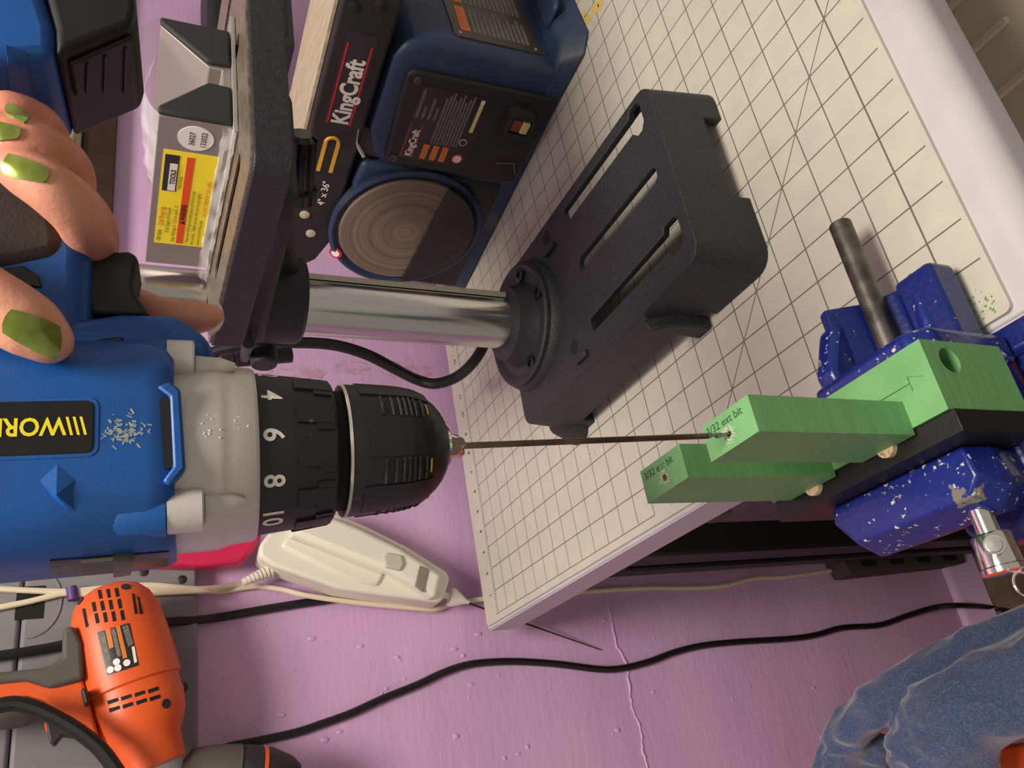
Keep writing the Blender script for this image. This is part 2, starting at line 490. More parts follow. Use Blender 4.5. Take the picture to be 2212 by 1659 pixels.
# ---- black box on the wall behind the drill press
t = thing('wall_box', 'black plastic box mounted on the wall behind the drill press table', 'box', hx(600, 60, .66))
a = hx(449, 62, .62); b = hx(640, 118, .62)
obj('housing', G().box((.62, -.75, b.z), (XW, a.y, a.z)), 'tool_dark', t, bevel=.006, seg=3)
obj('faceplate', G().box((.616, -.73, b.z + .012), (.622, a.y - .016, a.z - .012)), 'cord_black', t, bevel=.003)

# ---- orange corded drill hanging by the panel
XO = .636
t = thing('corded_drill', 'orange corded power drill with grey rubber grip hanging on the grey panel', 'drill', hx(250, 1420, XO))
a = hx(232, 1263, XO); b = hx(335, 1655, XO); ax = (b - a); L = ax.length; axn = ax.normalized()
sc = L / 405.0
prof = [(0, 8), (6, 36), (18, 62), (40, 80), (75, 92), (130, 97), (200, 99), (232, 98), (236, 92), (262, 92), (268, 94), (310, 88), (340, 74), (352, 66), (405, 62)]
body = G().lathe(a, ax, [(p * sc, r * sc) for p, r in prof], 40, sq=(1, .8), upv=axn.cross(Vector((1, 0, 0))))
bo = obj('motor_housing', body, 'tool_orange', t)
T = bvh(body)
for r_, (ys, xs) in enumerate((((1272, 1290), (196, 214, 232, 250)), ((1296, 1316), (201, 219, 237, 256)), ((1321, 1342), (207, 225, 243, 262)))):
    for x in xs:
        d_ = decal(T, [(x - 3, ys[0] + (250 - x) * .12), (x + 4, ys[0] - 2 + (250 - x) * .12), (x + 8, ys[1] - 2 + (250 - x) * .12), (x + 1, ys[1] + (250 - x) * .12)], .0005, 2)
        if d_.v: obj('vent_slot', d_, 'dark_hole', bo)
for q in ([(178, 1316), (184, 1314), (192, 1352), (186, 1356)], [(285, 1282), (290, 1284), (297, 1326), (291, 1326)], [(296, 1288), (301, 1292), (308, 1326), (302, 1327)]):
    d_ = decal(T, q, .0005, 2)
    if d_.v: obj('vent_slot', d_, 'dark_hole', bo)
for k in range(4):
    for dy in (0, 17):
        x = 232 + k * 29 + dy * .2; y = 1514 - k * 8 + dy
        d_ = decal(T, [(x, y), (x + 22, y - 7), (x + 24, y), (x + 2, y + 8)], .0005, 2)
        if d_.v: obj('vent_slot', d_, 'dark_hole', bo)
for x, y in ((272, 1268), (174, 1298), (359, 1520), (208, 1576)):
    r = hit(T, x, y)
    if r: obj('screw', G().lathe(r[0] - r[1] * .001, r[1], [(0, .0042), (.0016, .0042), (.0018, 0)], 14), 'tool_dark', bo)
lab = obj('rating_label', decal(T, [(210, 1366), (279, 1346), (300, 1437), (232, 1459)], .0005, 6), 'label_dark', bo, label='grey rating label with orange bars')
for q, m in (([(228, 1361), (238, 1358), (246, 1398), (237, 1402)], 'orange_print'), ([(250, 1354), (259, 1352), (275, 1420), (266, 1424)], 'orange_print'),
             ([(240, 1360), (248, 1357), (262, 1416), (254, 1420)], 'grey_print'), ([(214, 1370), (226, 1366), (240, 1426), (229, 1432)], 'grey_print'),
             ([(264, 1354), (276, 1350), (288, 1392), (277, 1398)], 'grey_print'), ([(284, 1398), (290, 1396), (296, 1430), (290, 1433)], 'sticker_white')):
    d_ = decal(T, q, .0008, 3)
    if d_.v: obj('printing', d_, m, lab)
for x, y in ((239, 1447), (252, 1430), (255, 1443), (274, 1432)):
    r = hit(T, x, y)
    if r: obj('printing', G().lathe(r[0], r[1], [(0, .0030), (.0011, .0030)], 14), 'sticker_white', lab)
def px_prism(pts, X0, X1):
    return G().prism([(p.y, p.z) for p in [hx(x, y, (X0 + X1) / 2) for x, y in pts]], 'x', X0, X1)
hd = obj('handle', px_prism([(-160, 1478), (0, 1478), (60, 1474), (110, 1490), (178, 1470), (215, 1600), (205, 1612), (150, 1560), (95, 1520), (60, 1510), (0, 1520), (-160, 1522)], XO - .018, XO + .018), 'tool_orange', t, bevel=.006, seg=3)
obj('rubber_grip', px_prism([(-160, 1468), (0, 1462), (100, 1452), (135, 1430), (136, 1370), (160, 1362), (178, 1400), (182, 1478), (110, 1496), (60, 1480), (0, 1486), (-160, 1488)], XO - .024, XO + .024), 'tool_grey', t, bevel=.008, seg=3)
obj('rubber_underside', px_prism([(-160, 1526), (0, 1522), (70, 1516), (100, 1540), (60, 1568), (0, 1574), (-160, 1576)], XO - .016, XO + .016), 'tool_grey', t, bevel=.006, seg=3)
obj('trigger', px_prism([(98, 1552), (160, 1558), (178, 1590), (172, 1596), (135, 1590), (118, 1612), (108, 1606)], XO - .010, XO + .010), 'tool_dark', t, bevel=.004, seg=3)
obj('trigger_guard_tip', px_prism([(97, 1552), (126, 1558), (108, 1588), (96, 1578)], XO - .009, XO + .009), 'tool_orange', t, bevel=.003)
obj('direction_switch', px_prism([(174, 1492), (187, 1490), (194, 1522), (183, 1528)], XO - .035, XO - .01), 'tool_dark', t, bevel=.003)
pts = spline([hx(x, y, XO - .05) for x, y in ((-120, 1560), (0, 1524), (50, 1523), (110, 1545), (170, 1580), (220, 1622), (262, 1680))], 6)
tag(obj('drill_power_cord', G().tube(pts, .0062, 10), 'cord_black'), 'thick black cord looping in front of the orange drill handle', 'cord')

# ---- dark cordless tool below the orange drill
t = thing('dark_power_tool', 'dark purple-black power tool with orange ring below the orange drill', 'power tool', hx(540, 1660, .64))
a = hx(390, 1672, .65); b = hx(640, 1680, .65); d = b - a; sc = d.length / 250
obj('body', G().lathe(a, d, [(0, 30 * sc), (15 * sc, 52 * sc), (60 * sc, 62 * sc), (120 * sc, 66 * sc)], 28), 'tool_grey', t)
obj('nose', G().lathe(a, d, [(116 * sc, 60 * sc), (130 * sc, 66 * sc), (190 * sc, 62 * sc), (235 * sc, 46 * sc), (255 * sc, 30 * sc)], 28), 'tool_dark', t)
obj('ring', G().lathe(a, d, [(168 * sc, 63 * sc), (169 * sc, 65.5 * sc), (176 * sc, 65 * sc), (177 * sc, 62 * sc)], 28), 'tool_orange', t)

# ---- cords hanging in front of the wall
def wall_cord(name, pts, r, m, label, X=None, seg=8):
    ps = spline([hz(p[0], p[1], ZF + r) if p[0] > 2095 else hx(p[0], p[1], p[2] if len(p) > 2 else (X or XW - r - .001)) for p in pts], 8)
    return tag(obj(name, G().tube(ps, r, seg), m), label, 'cord')
wall_cord('long_power_cord', [(470, 1622, .705), (500, 1612), (560, 1600), (640, 1582), (700, 1562), (760, 1540), (830, 1508), (900, 1480), (960, 1452), (1010, 1436), (1060, 1430), (1120, 1429), (1200, 1434), (1290, 1445), (1340, 1444), (1400, 1430),
          (1460, 1408), (1520, 1394), (1600, 1386), (1700, 1380), (1760, 1372), (1820, 1356), (1900, 1350), (1960, 1330), (2020, 1312, XW - .02), (2070, 1308, XW - .042), (2140, 1312), (2190, 1324), (2260, 1345)], .0042, 'cord_black', 'long black cord hanging down the bare purple wall to the floor')
wall_cord('short_power_cord', [(-60, 1425, .682), (0, 1416, .682), (60, 1407, .682), (130, 1394, .684), (240, 1365, .684), (340, 1346, .684), (420, 1340, .694), (470, 1334), (560, 1318), (640, 1305), (690, 1298), (740, 1290), (790, 1280)], .0046, 'cord_black',
          'black cord running from behind the orange drill to the ivory hot knife')
t = thing('white_cord', 'tied pair of off-white cords running past the ivory hot knife', 'cord', hx(155, 1280, .685))
for k, ps in enumerate(([(-80, 1266), (0, 1272), (80, 1276), (150, 1277), (250, 1268), (330, 1264), (430, 1272), (520, 1264), (600, 1272, .706), (660, 1286, .7008), (740, 1298, .7005), (800, 1305, .7005), (900, 1314, .7008), (940, 1316, .704), (980, 1304), (1060, 1292, .70), (1180, 1286, .70), (1290, 1276), (1400, 1270),
                      (1480, 1270), (1560, 1266), (1630, 1250), (1700, 1246), (1800, 1232), (1830, 1224)],
                     [(-80, 1330), (0, 1312), (60, 1300), (110, 1288), (150, 1281), (250, 1278), (340, 1274), (430, 1276), (500, 1268)],
                     [(150, 1285), (250, 1285), (360, 1280), (440, 1276), (480, 1278), (520, 1271), (560, 1266)])):
    ps = spline([hx(p[0], p[1], p[2] if len(p) > 2 else (.6865 if p[0] < 475 else XW - .0045)) for p in ps], 8)
    obj('strand', G().tube(ps, .0030, 8), 'cord_white', t)
a = hx(154, 1268, .684); b = hx(158, 1296, .684)
obj('tie', G().cyl(a, b, .0052, 12), 'tie_purple', t)

# ---- pink tool behind the blue drill
tag(obj('pink_tool', px_prism([(250, 1205), (330, 1226), (430, 1229), (520, 1222), (546, 1194), (566, 1160), (420, 1150)], .672, .695), 'pink_plastic', bevel=.005, seg=3), 'shiny pink plastic handle hanging beside the ivory hot knife', 'tool')

# ---- ivory hot knife / foam cutter
t = thing('hot_knife', 'ivory handheld hot knife with grey buttons and long thin needle on the wall', 'tool', hx(760, 1220, .69))
obj('body', px_prism([(553, 1212), (556, 1185), (585, 1150), (640, 1120), (700, 1112), (780, 1145), (870, 1190), (955, 1244), (962, 1258), (946, 1306), (930, 1309), (800, 1292), (720, 1280), (640, 1252), (582, 1232)], .668, .7052), 'ivory', t, bevel=.010, seg=4)
rg = obj('front_ridge', px_prism([(622, 1156), (640, 1128), (700, 1116), (770, 1144), (860, 1188), (950, 1246), (936, 1298), (838, 1240)], .650, .672), 'ivory', t, bevel=.006, seg=3)
obj('groove_plate', px_prism([(605, 1182), (620, 1160), (830, 1240), (815, 1268), (760, 1258)], .664, .672), 'ivory', t, bevel=.004, seg=3)
obj('button', px_prism([(826, 1206), (834, 1194), (866, 1200), (872, 1218), (864, 1234), (832, 1226)], .646, .652), 'button_grey', rg, bevel=.002, seg=3)
obj('button_inlay', px_prism([(906, 1222), (926, 1230), (914, 1280), (896, 1266)], .648, .652), 'button_taupe', rg, bevel=.001)
obj('nozzle', G().lathe(hx(956, 1284, .69), hx(1010, 1300, .69) - hx(956, 1284, .69), [(0, .004), (.008, .004), (.0085, .011), (.014, .011), (.030, .003), (.034, .002)], 20), 'ivory', t)
obj('needle', G().tube([hx(960, 1284, .69), hx(1130, 1345, .698), hx(1298, 1404, .7125)], [.0014, .0012, .0006], 8), 'tool_dark', t)
sr = G(); a = hx(586, 1232, .69); b = hx(524, 1258, .69)
for k in range(8):
    p = a.lerp(b, k / 8); q = a.lerp(b, (k + .62) / 8); sr.cyl(p, q, .0075 - k * .00045, 14)
sr.cyl(a, b, .0040, 10); obj('strain_relief', sr, 'ivory', t)

# ---- power strip low on the wall
t = thing('power_strip', 'dark grey power strip fixed low on the purple wall behind the vise', 'power strip', (XW, .185, -.88))
sh = G().prism([(.163, -.585), (.206, -.598), (.20, -.86), (.150, -.87)], 'x', .68, XW)
ps_ = obj('body', sh, 'grey_rubber', t, bevel=.004)
for k in range(4):
    z = -.64 - k * .06
    obj('socket', G().box((.6785, .172, z - .018), (.681, .195, z + .012)), 'dark_hole', ps_)

# ================================================================== bench
ZT = -.003
tb = thing('workbench', 'white laminate bench top on black legs standing against the purple wall', 'table', (.3, -.3, ZF))
nose = []
for i in range(9):
    a = R(90 + 90 * i / 8); nose.append((-.036 + .016 * math.cos(a), ZT - .016 + .016 * math.sin(a)))
prof = [(.676, ZT)] + nose + [(-.052, -.036), (-.048, -.040), (.676, -.040)]
obj('top', G().prism(prof, 'y', -.95, .2395), 'laminate', tb, bevel=.0012)
obj('edge_band', G().box((-.046, .2396, -.0385), (.675, .2406, ZT - .0012)), 'table_edge', tb)
obj('side_rail', G().box((.02, .145, -.085), (.64, .17, -.041)), 'black_frame', tb, bevel=.003)
obj('front_rail', G().box((.005, -.9, -.085), (.03, .17, -.041)), 'black_frame', tb, bevel=.003)
obj('back_rail', G().box((.635, -.9, -.085), (.66, .17, -.041)), 'black_frame', tb, bevel=.003)
for x0, y0 in ((.575, .15), (.575, -.9), (.03, -.9)):
    obj('leg', G().box((x0, y0, ZF), (x0 + .045, y0 + .04, -.041)), 'black_frame', tb, bevel=.004)
obj('leg', G().prism([(.640, .150), (.668, .150), (.668, .190), (.640, .190)], 'z', ZF, -.042), 'black_frame', tb, bevel=.004)
obj('leg_brace', G().prism([(.56, -.10), (.668, -.16), (.668, -.20), (.56, -.15)], 'y', .17, .188), 'black_frame', tb, bevel=.003)
p = hp(1548, 1120, (0, .205, 0), (0, 1, 0))
obj('brace_tube', G().cyl((p.x, .205, p.z), (p.x + .02, -.25, p.z - .02), .0155, 24), 'grey_rubber', tb, bevel=.003)

mt = thing('cutting_mat', 'translucent white cutting mat printed with a one inch grid on the bench', 'mat', (.3, 0, ZT))
obj('sheet', G().prism(rrect(-.0262, -.80, .6715, .2362, .004), 'z', ZT, 0), 'cutting_mat', mt)
for k in range(1, 16):
    g = G(); a_ = 9 - k
    text_on(g, str(k), (.6465, a_ * .0254 + .004, .00005), (0, -1, 0), (1, 0, 0), .0075, .01)
    obj('ruler_number', g, 'ink', mt)
g = G()
for (x, y, rx, ry) in ((1285, 18, 9, 16), (1268, 40, 8, 10), (1296, 5, 7, 12), (1262, 30, 5, 8), (1280, 48, 5, 4)):
    g.add([hz(x + rx * math.cos(i * .52) * random.uniform(.7, 1.2), y + ry * math.sin(i * .52) * random.uniform(.7, 1.2), .0002) for i in range(12)], [tuple(range(12))])
obj('stain', g, 'stain', mt, label='yellow stain')
g = G()
for i in range(70):
    x, y = random.choice(((2130, 640), (2140, 670), (2085, 650), (2150, 690), (1560, 640), (1270, 985)))
    p = hz(x + random.gauss(0, 22), y + random.gauss(0, 14), .0003)
    if p.y > .233 or p.x < -.02: continue
    g.ball(p, random.uniform(.0003, .0008), 5, 4)
o = obj('plastic_shavings', g, 'jig_green'); tag(o, 'tiny green plastic shavings scattered on the mat by the vise', 'shavings', kind='stuff')

# ---- storage bin and paper under the bench
t = thing('storage_bin', 'clear plastic storage bin standing under the near edge of the bench', 'bin', (.2, -.25, ZF))
obj('tub', G().prism(rrect(.0, -.75, .42, -.015, .05), 'z', ZF, -.30, top=rrect(-.02, -.77, .44, .005, .06)), 'bin_clear', t)
lid = obj('lid', G().prism(rrect(-.03, -.78, .45, .015, .07), 'z', -.30, -.285), 'bin_clear', t, bevel=.005)
for k in range(7):
    y = -.06 - k * .055
    obj('rib', G().box((.02, y - .004, -.286), (.30, y + .004, -.2805)), 'bin_clear', lid, bevel=.002)
g = G(); n = 24
edge = [(.055 - .004 * (i % 2), .012 + i * .009, ) for i in range(n)]
vs = [(x, y, -.315) for x, y in edge] + [(x - .1, y, -.36) for x, y in edge] + [(x, y, -.317) for x, y in edge] + [(x - .1, y, -.362) for x, y in edge]
fs = [(i, i + 1, n + i + 1, n + i) for i in range(n - 1)] + [(2 * n + i, 3 * n + i, 3 * n + i + 1, 2 * n + i + 1) for i in range(n - 1)]
g.add(vs, fs); g.box((-.045, .012, ZF), (.052, .2, -.364))
tag(obj('paper_sack', g, 'paper_white'), 'white paper sack with a serrated edge under the bench', 'sack')

# ---- orange tote with a blue fleece on it
t = thing('orange_tote', 'orange plastic tote on the floor under the blue fleece', 'tote', (.42, .62, ZF))
obj('tub', G().prism(rrect(.24, .475, .62, .80, .03), 'z', ZF, -.50, top=rrect(.22, .462, .64, .82, .03)), 'bucket_orange', t, bevel=.003)
obj('lid', G().prism(rrect(.21, .452, .65, .83, .03), 'z', -.50, -.476), 'bucket_orange', t, bevel=.004)
fl = G()
def lump(pts, r):
    ps = spline([hz(x, y, z) for x, y, z in pts], 5); n = len(ps)
    rs = [r[0] + (r[1] - r[0]) * i / (n - 1) for i in range(n)]
    fl.tube(ps, rs, 14); fl.ball(ps[0], rs[0], 14, 10); fl.ball(ps[-1], rs[-1], 14, 10)
lump([(1800, 1700, -.42), (1812, 1630, -.41), (1850, 1560, -.40), (1930, 1505, -.40), (2030, 1450, -.42), (2140, 1400, -.44), (2260, 1350, -.46)], (.024, .026))
lump([(1860, 1665, -.44), (1890, 1610, -.43), (1905, 1650, -.44)], (.016, .014))
lump([(1985, 1700, -.40), (1975, 1620, -.39), (1990, 1570, -.39), (2060, 1520, -.39), (2150, 1470, -.41), (2260, 1430, -.42)], (.026, .034))
lump([(2000, 1650, -.39), (2060, 1590, -.39), (2130, 1540, -.40), (2250, 1490, -.42)], (.030, .032))
lump([(2060, 1680, -.395), (2095, 1640, -.40), (2105, 1625, -.405)], (.026, .024))
lump([(2050, 1440, -.44), (2140, 1410, -.45), (2260, 1380, -.46)], (.026, .028))
fr = remesh(fl, .004, 8)
fr.v = [v + Vector((noise.noise(v * 28), noise.noise(v * 28 + Vector((9, 0, 0))), noise.noise(v * 28 + Vector((0, 9, 0))))) * .006 + Vector((0, 0, .005 * (1 - abs(noise.noise(Vector((v.x * 30, v.y * 60, v.z * 30)))) * 3))) for v in fr.v]
tag(obj('fleece', fr, 'fleece', smooth=80), 'crumpled heathered blue fleece draped over the orange tote', 'clothing')

# ================================================================== vise, work and green jig
YB, YG, YJ = .263, .297, .3075          # back of green base, joint, front of black block
t = thing('bench_vise', 'chipped blue cast iron bench vise clamped to the corner of the bench', 'vise', (.02, .22, 0))
# fixed jaw: body saddle with two raised cheeks, jaw wall behind the work
fixed = G().prism([(-.018, .0), (.058, .0), (.060, .050), (.052, .066), (-.012, .068), (-.020, .058)], 'y', .246, YB - .0003)
fj = obj('fixed_jaw', fixed, 'vise_blue', t, bevel=.004, seg=3)
saddle = G().prism([(.000, .0005), (.056, .0005), (.055, .030), (.049, .044), (.043, .046), (.037, .034), (.032, .024), (.018, .016), (.009, .018), (.004, .023), (.0, .021)],
                   'y', .198, .248)
obj('fixed_body', saddle, 'vise_blue_clean', t, bevel=.004, seg=3)
obj('cheek', G().prism([(.206, .0), (.246, .0), (.250, .056), (.238, .060), (.210, .046), (.200, .030)], 'x', .040, .054), 'vise_blue', t, bevel=.004, seg=3)
obj('cheek', G().prism([(.205, .0005), (.250, .0005), (.252, .026), (.240, .029), (.222, .028), (.208, .025), (.203, .019)], 'x', -.002, .007), 'vise_blue', t, bevel=.005, seg=3)
obj('clamp_lip', G().prism([(-.056, -.030), (-.012, -.030), (-.012, -.004), (-.044, -.006), (-.058, -.014)], 'y', .2408, .282), 'vise_blue_clean', t, bevel=.003)
obj('clamp_bracket', G().box((-.035, .2408, -.085), (.05, .258, .0)), 'vise_blue_clean', t, bevel=.004)
obj('clamp_arm', G().box((-.02, .19, -.10), (.035, .256, -.086)), 'vise_blue_clean', t, bevel=.004)
obj('clamp_screw', G().cyl((.008, .205, -.0855), (.008, .205, -.0405), .007, 16), 'steel_dull', t)
obj('guide_rod', G().cyl((.0272, .1475, .0260), (.0272, .33, .0260), .0064, 24), 'steel_dull', t, bevel=.0008)
# moving jaw: chamfered block in front of the black bar
mj = G()
sec = [(-.016, .0), (.062, .0)]
top = [(-.0175, YJ + .0003), (.062, YJ + .0003), (.065, YJ + .008), (.055, .329), (-.012, .3295), (-.019, .322)]
mid = [(-.020, YJ + .0003), (.068, YJ + .0003), (.070, YJ + .010), (.058, .336), (-.012, .337), (-.023, .326)]
low = [(-.012, YJ + .0003), (.056, YJ + .0003), (.056, YJ + .010), (.046, .330), (-.006, .331), (-.014, .322)]
mj.prism(mid, 'z', .052, .069, top=top)
mjo = obj('moving_jaw', mj, 'vise_blue', t, bevel=.0014, seg=3)
MJT = bvh(mj)
for q in ([(2012, 984), (2026, 980), (2052, 1034), (2036, 1040)],):
    d_ = decal(MJT, q, .0003, 4)
    if d_.v: obj('bare_metal', d_, 'steel_dull', mjo)
obj('jaw_apron', G().prism(low, 'z', .018, .0525, top=mid), 'vise_blue', t, bevel=.002, seg=3)
obj('jaw_foot', G().prism([(-.018, .262), (.030, .262), (.026, .336), (.014, .346), (-.012, .346), (-.020, .330)], 'z', .004, .030), 'vise_blue_clean', t, bevel=.004, seg=3)
obj('slide_bar', G().box((-.012, .20, .006), (.012, .34, .026)), 'vise_blue_clean', t, bevel=.003)
sh = at(2136, 1150, .368); se = sh + Vector((0, .026, 0))
shd = obj('screw_head', G().lathe(sh, (0, 1, 0), [(-.012, .005), (.001, .005), (.001, .0080), (.002, .0086), (.0150, .0088), (.0155, .0094), (.0178, .0094), (.018, .008)], 28), 'chrome', t)
hc = sh + Vector((0, .007, 0)); dv = (CAM - hc); dv.y = 0; dv.normalize()
obj('bar_end', G().lathe(hc + dv * .0075, dv, [(0, .0042), (.003, .0042), (.003, .0034), (.0045, .0032), (.0046, 0)], 20), 'steel', shd)
pts = [sh + Vector((.004 * math.cos(a), .019 + .005 * math.sin(a) + .004, -.008)) for a in [R(i * 20) for i in range(18)]]
obj('wire_ring', G().tube(pts + pts[:1], .0007, 8), 'chrome', shd)

# black bar clamped in the vise
tag(obj('black_block', G().box((-.0325, YG + .0002, .0335), (.084, YJ, .0855)), 'block_black', bevel=.0004), 'black square plastic block clamped in the vise in front of the green jig', 'block')

t = thing('drill_guide_jig', 'green 3D printed drill guide jig with two towers clamped in the vise', 'jig', (.026, .28, .0335))
ZB, ZTW = .087, .175
holes = [(.0048, .2942), (.0532, .2942)]
base = G().box((-.031, YB, .0335), (.0835, YG, ZB))
hcen = hp(2052, 778, (-.031, 0, 0), (1, 0, 0))
cutters = [G().cyl((-.04, hcen.y, hcen.z), (-.016, hcen.y, hcen.z), .0062, 40)]
cutters.append(G().box((-.0185, .2785, ZB - .0008), (.030, .2791, ZB + .001)))
cutters.append(G().prism([(-.0265, .2788), (-.0185, .2752), (-.0185, .2824)], 'z', ZB - .0008, ZB + .001))
bs = obj('base', cut(base, cutters), 'jig_green', t)
for k, (hx_, hy_) in enumerate(holes):
    x0, x1 = ((-.0118, .0200), (.0372, .0707))[k]
    tw = cut(G().box((x0, .2842, ZB + .0001), (x1, .3003, ZTW)), [G().cyl((hx_, hy_, ZTW - .02), (hx_, hy_, ZTW + .002), .0017, 20)])
    to = obj('tower', tw, 'jig_green', t)
    g = G(); text_on(g, '3/32 ext bit', (x1 - .0022, .2897, ZTW), (-1, 0, 0), (0, -1, 0), .0050, .005, sx=1.02, off=.00012)
    obj('lettering', g, 'jig_ink', to, label='engraved words 3/32 ext bit')
    g = G()
    for i in range(150):
        a = random.uniform(0, 6.28); rr = .0019 + abs(random.gauss(0, .0012))
        p = Vector((hx_ + rr * math.cos(a), hy_ + rr * math.sin(a), ZTW))
        if not (x0 + .001 < p.x < x1 - .001 and .2848 < p.y < .2998): continue
        d = Vector((random.gauss(0, .0006), random.gauss(0, .0006), random.uniform(.0001, .0007)))
        g.tube([p, p + d], [.00016, .00008], 4)
    if k == 1:
        for i in range(40):
            a = random.uniform(0, 6.28); rr = .0014 + abs(random.gauss(0, .0003))
            p = Vector((hx_ + rr * math.cos(a) - .0004, hy_ - .0048 + rr * math.sin(a), ZTW)); g.tube([p, p + Vector((0, .0004, .0003))], [.00016, .00008], 4)
    o = obj('burrs', g, 'plastic_dust', to); o['kind'] = 'stuff'
    obj('hole_rim', G().lathe((hx_, hy_, ZTW - .006), (0, 0, 1), [(0, .00175), (.0062, .00178), (.0062, .00150), (.0002, .00150)], 20), 'hole_wood', to)
for k, (hx_, hy_) in enumerate(holes):
    g = cut(G().cyl((hx_, YG + .0022, .05), (hx_, YG + .0022, ZB + .0014), .0048, 32), [G().cyl((hx_ + .0012, hy_ + .003, .07), (hx_ + .0012, hy_ + .003, .1), .0013, 16)])
    tag(obj('wooden_dowel', g, 'dowel_wood'), ('round wooden dowel end under the tower holding the drill bit', 'round wooden dowel end under the empty tower')[k], 'dowel', 'dowels held in the green jig')

# ================================================================== drill press stand
CX, CY = .348, .0275
t = thing('drill_press', 'dark grey benchtop drill press with steel column and cast base on the mat', 'drill press', (CX, CY, 0))
HB = .057
def outline(x0, x1, y0, y1, r):
    return rrect(x0, y0, x1, y1, r, 5)
shell = G().prism(outline(.1045, .3925, -.0460, .1195, .016), 'z', 0.0001, HB, top=outline(.110, .388, -.0415, .1145, .013))
inner = G().prism(outline(.113, .384, -.0375, .1110, .010), 'z', -.01, HB - .006)
cutters = [inner]
cutters.append(G().box((.09, -.012, -.01), (.13, .062, .016)))
cutters.append(G().box((.17, .09, -.01), (.36, .14, .013)))
cutters.append(G().box((.135, -.07, -.01), (.372, -.03, .046)))
def slot(pts): return G().prism(pts, 'z', HB - .012, HB + .01)
cutters += [slot([(.2515, -.0310), (.1400, -.0310), (.1370, -.0365), (.1280, -.0365), (.1245, -.0310), (.1245, -.0160), (.1290, -.0110), (.1370, -.0110), (.1400, -.0170), (.2510, -.0170)][::-1]),
            slot(rrect(.1275, .0240, .2475, .0365, .005)),
            slot([(.2510, .0800), (.1390, .0780), (.1370, .0730), (.1240, .0730), (.1210, .0780), (.1210, .0930), (.1270, .0980), (.1350, .0980), (.1390, .0920), (.2490, .0920)][::-1])]
bo = obj('base', cut(shell, cutters), 'press_paint', t, bevel=.0026, seg=3, smooth=40)
g = G().prism([(.178, .0), (.178, .030), (.190, .052), (.196, .0)], 'y', .1150, .1260); obj('side_rib', g, 'press_paint', bo, bevel=.002)
obj('base_ear', G().prism(outline(.372, .405, .088, .128, .010), 'z', .0002, .030, top=outline(.368, .395, .086, .118, .009)), 'press_paint', bo, bevel=.003)
fl_ = obj('column_flange', G().lathe((CX, CY, HB - .001), (0, 0, 1), [(0, .062), (.006, .060), (.009, .056), (.0092, .040), (.016, .036), (.026, .0335), (.027, .0295)], 48), 'press_paint', t)
obj('flange_ring', G().lathe((CX, CY, HB + .0005), (0, 0, 1), [(0, .058), (.010, .0575), (.0115, .055), (.0095, .050), (.008, .048)], 48), 'press_paint', fl_)
for a in (60, 150, 205, 300):
    p = Vector((CX + .046 * math.cos(R(a + 40)), CY + .046 * math.sin(R(a + 40)), HB + .007))
    obj('flange_bolt', G().lathe(p, (0, 0, 1), [(0, .0075), (.004, .0075), (.0045, .0066), (.0046, .0035), (.002, .0033)], 6), 'cord_black', fl_)
for x, y in ((1180, 514), (1240, 750)):
    p = hz(x, y, HB); obj('base_hole', G().lathe(p - Vector((0, 0, .002)), (0, 0, 1), [(0, .0062), (.0022, .0062), (.0023, .0050)], 18), 'dark_hole', bo)
for x, y in ((1190, 540), (1260, 772)):
    p = hz(x, y, HB); obj('cast_lug', G().box((p.x - .009, p.y - .003, HB - .001), (p.x + .009, p.y + .003, HB + .004)), 'press_paint', bo, bevel=.0015)
RC = .0232
obj('column', G().cyl((CX, CY, HB), (CX, CY, .62), RC, 64), 'steel', t)
# gear rack along the far side of the column
rk = G(); dx_, dy_ = math.cos(R(-112)), math.sin(R(-112)); n_ = 96
for k in range(n_):
    z0 = .078 + k * (.19 / n_)
    P = lambda r, w_, z: (CX + dx_ * r - dy_ * w_, CY + dy_ * r + dx_ * w_, z)
    h_ = .19 / n_
    rk.add([P(.0232, -.006, z0), P(.0232, .006, z0), P(.0268, .006, z0), P(.0268, -.006, z0), P(.0285, -.006, z0 + h_ * .5), P(.0285, .006, z0 + h_ * .5),
            P(.0232, -.006, z0 + h_), P(.0232, .006, z0 + h_), P(.0268, .006, z0 + h_), P(.0268, -.006, z0 + h_)],
           [(0, 1, 2, 3), (3, 2, 5, 4), (4, 5, 8, 9), (9, 8, 7, 6), (1, 7, 8, 5, 2), (0, 3, 4, 9, 6)])
obj('gear_rack', rk, 'rack_metal', t, smooth=None)
# table collar, arm and plate
cl = obj('table_collar', G().lathe((CX, CY - .006, .266), (0, 0, 1), [(0, .033), (.003, .036), (.030, .037), (.056, .037)], 48), 'press_paint', t)
obj('table_arm', G().prism([(.20, -.062), (.322, -.020), (.352, -.012), (.352, .066), (.322, .060), (.20, .036)], 'z', .296, .3185), 'press_paint', cl, bevel=.008, seg=3)
obj('arm_web', G().prism([(.18, .3185), (.31, .3185), (.32, .272), (.30, .278)], 'y', .004, .020), 'press_paint', cl, bevel=.004)
tilt = obj('collar_clamp', G().cyl((.392, .002, .29), (.392, .060, .29), .011, 20), 'press_paint', cl, bevel=.002)
X0, X1, Y0, Y1 = .119, .327, -.16, .0855
plate = G().prism(rrect(X0, Y0, X1, Y1, .010), 'z', .3185, .3400)
pc = [G().prism(rrect(.145, -.115, .30, -.103, .005), 'z', .30, .36), G().prism(rrect(.145, -.045, .30, -.033, .005), 'z', .30, .36), G().prism(rrect(.155, .045, .28, .057, .005), 'z', .30, .36)]
obj('table_plate', cut(plate, pc), 'press_paint', t, bevel=.0012, smooth=40)
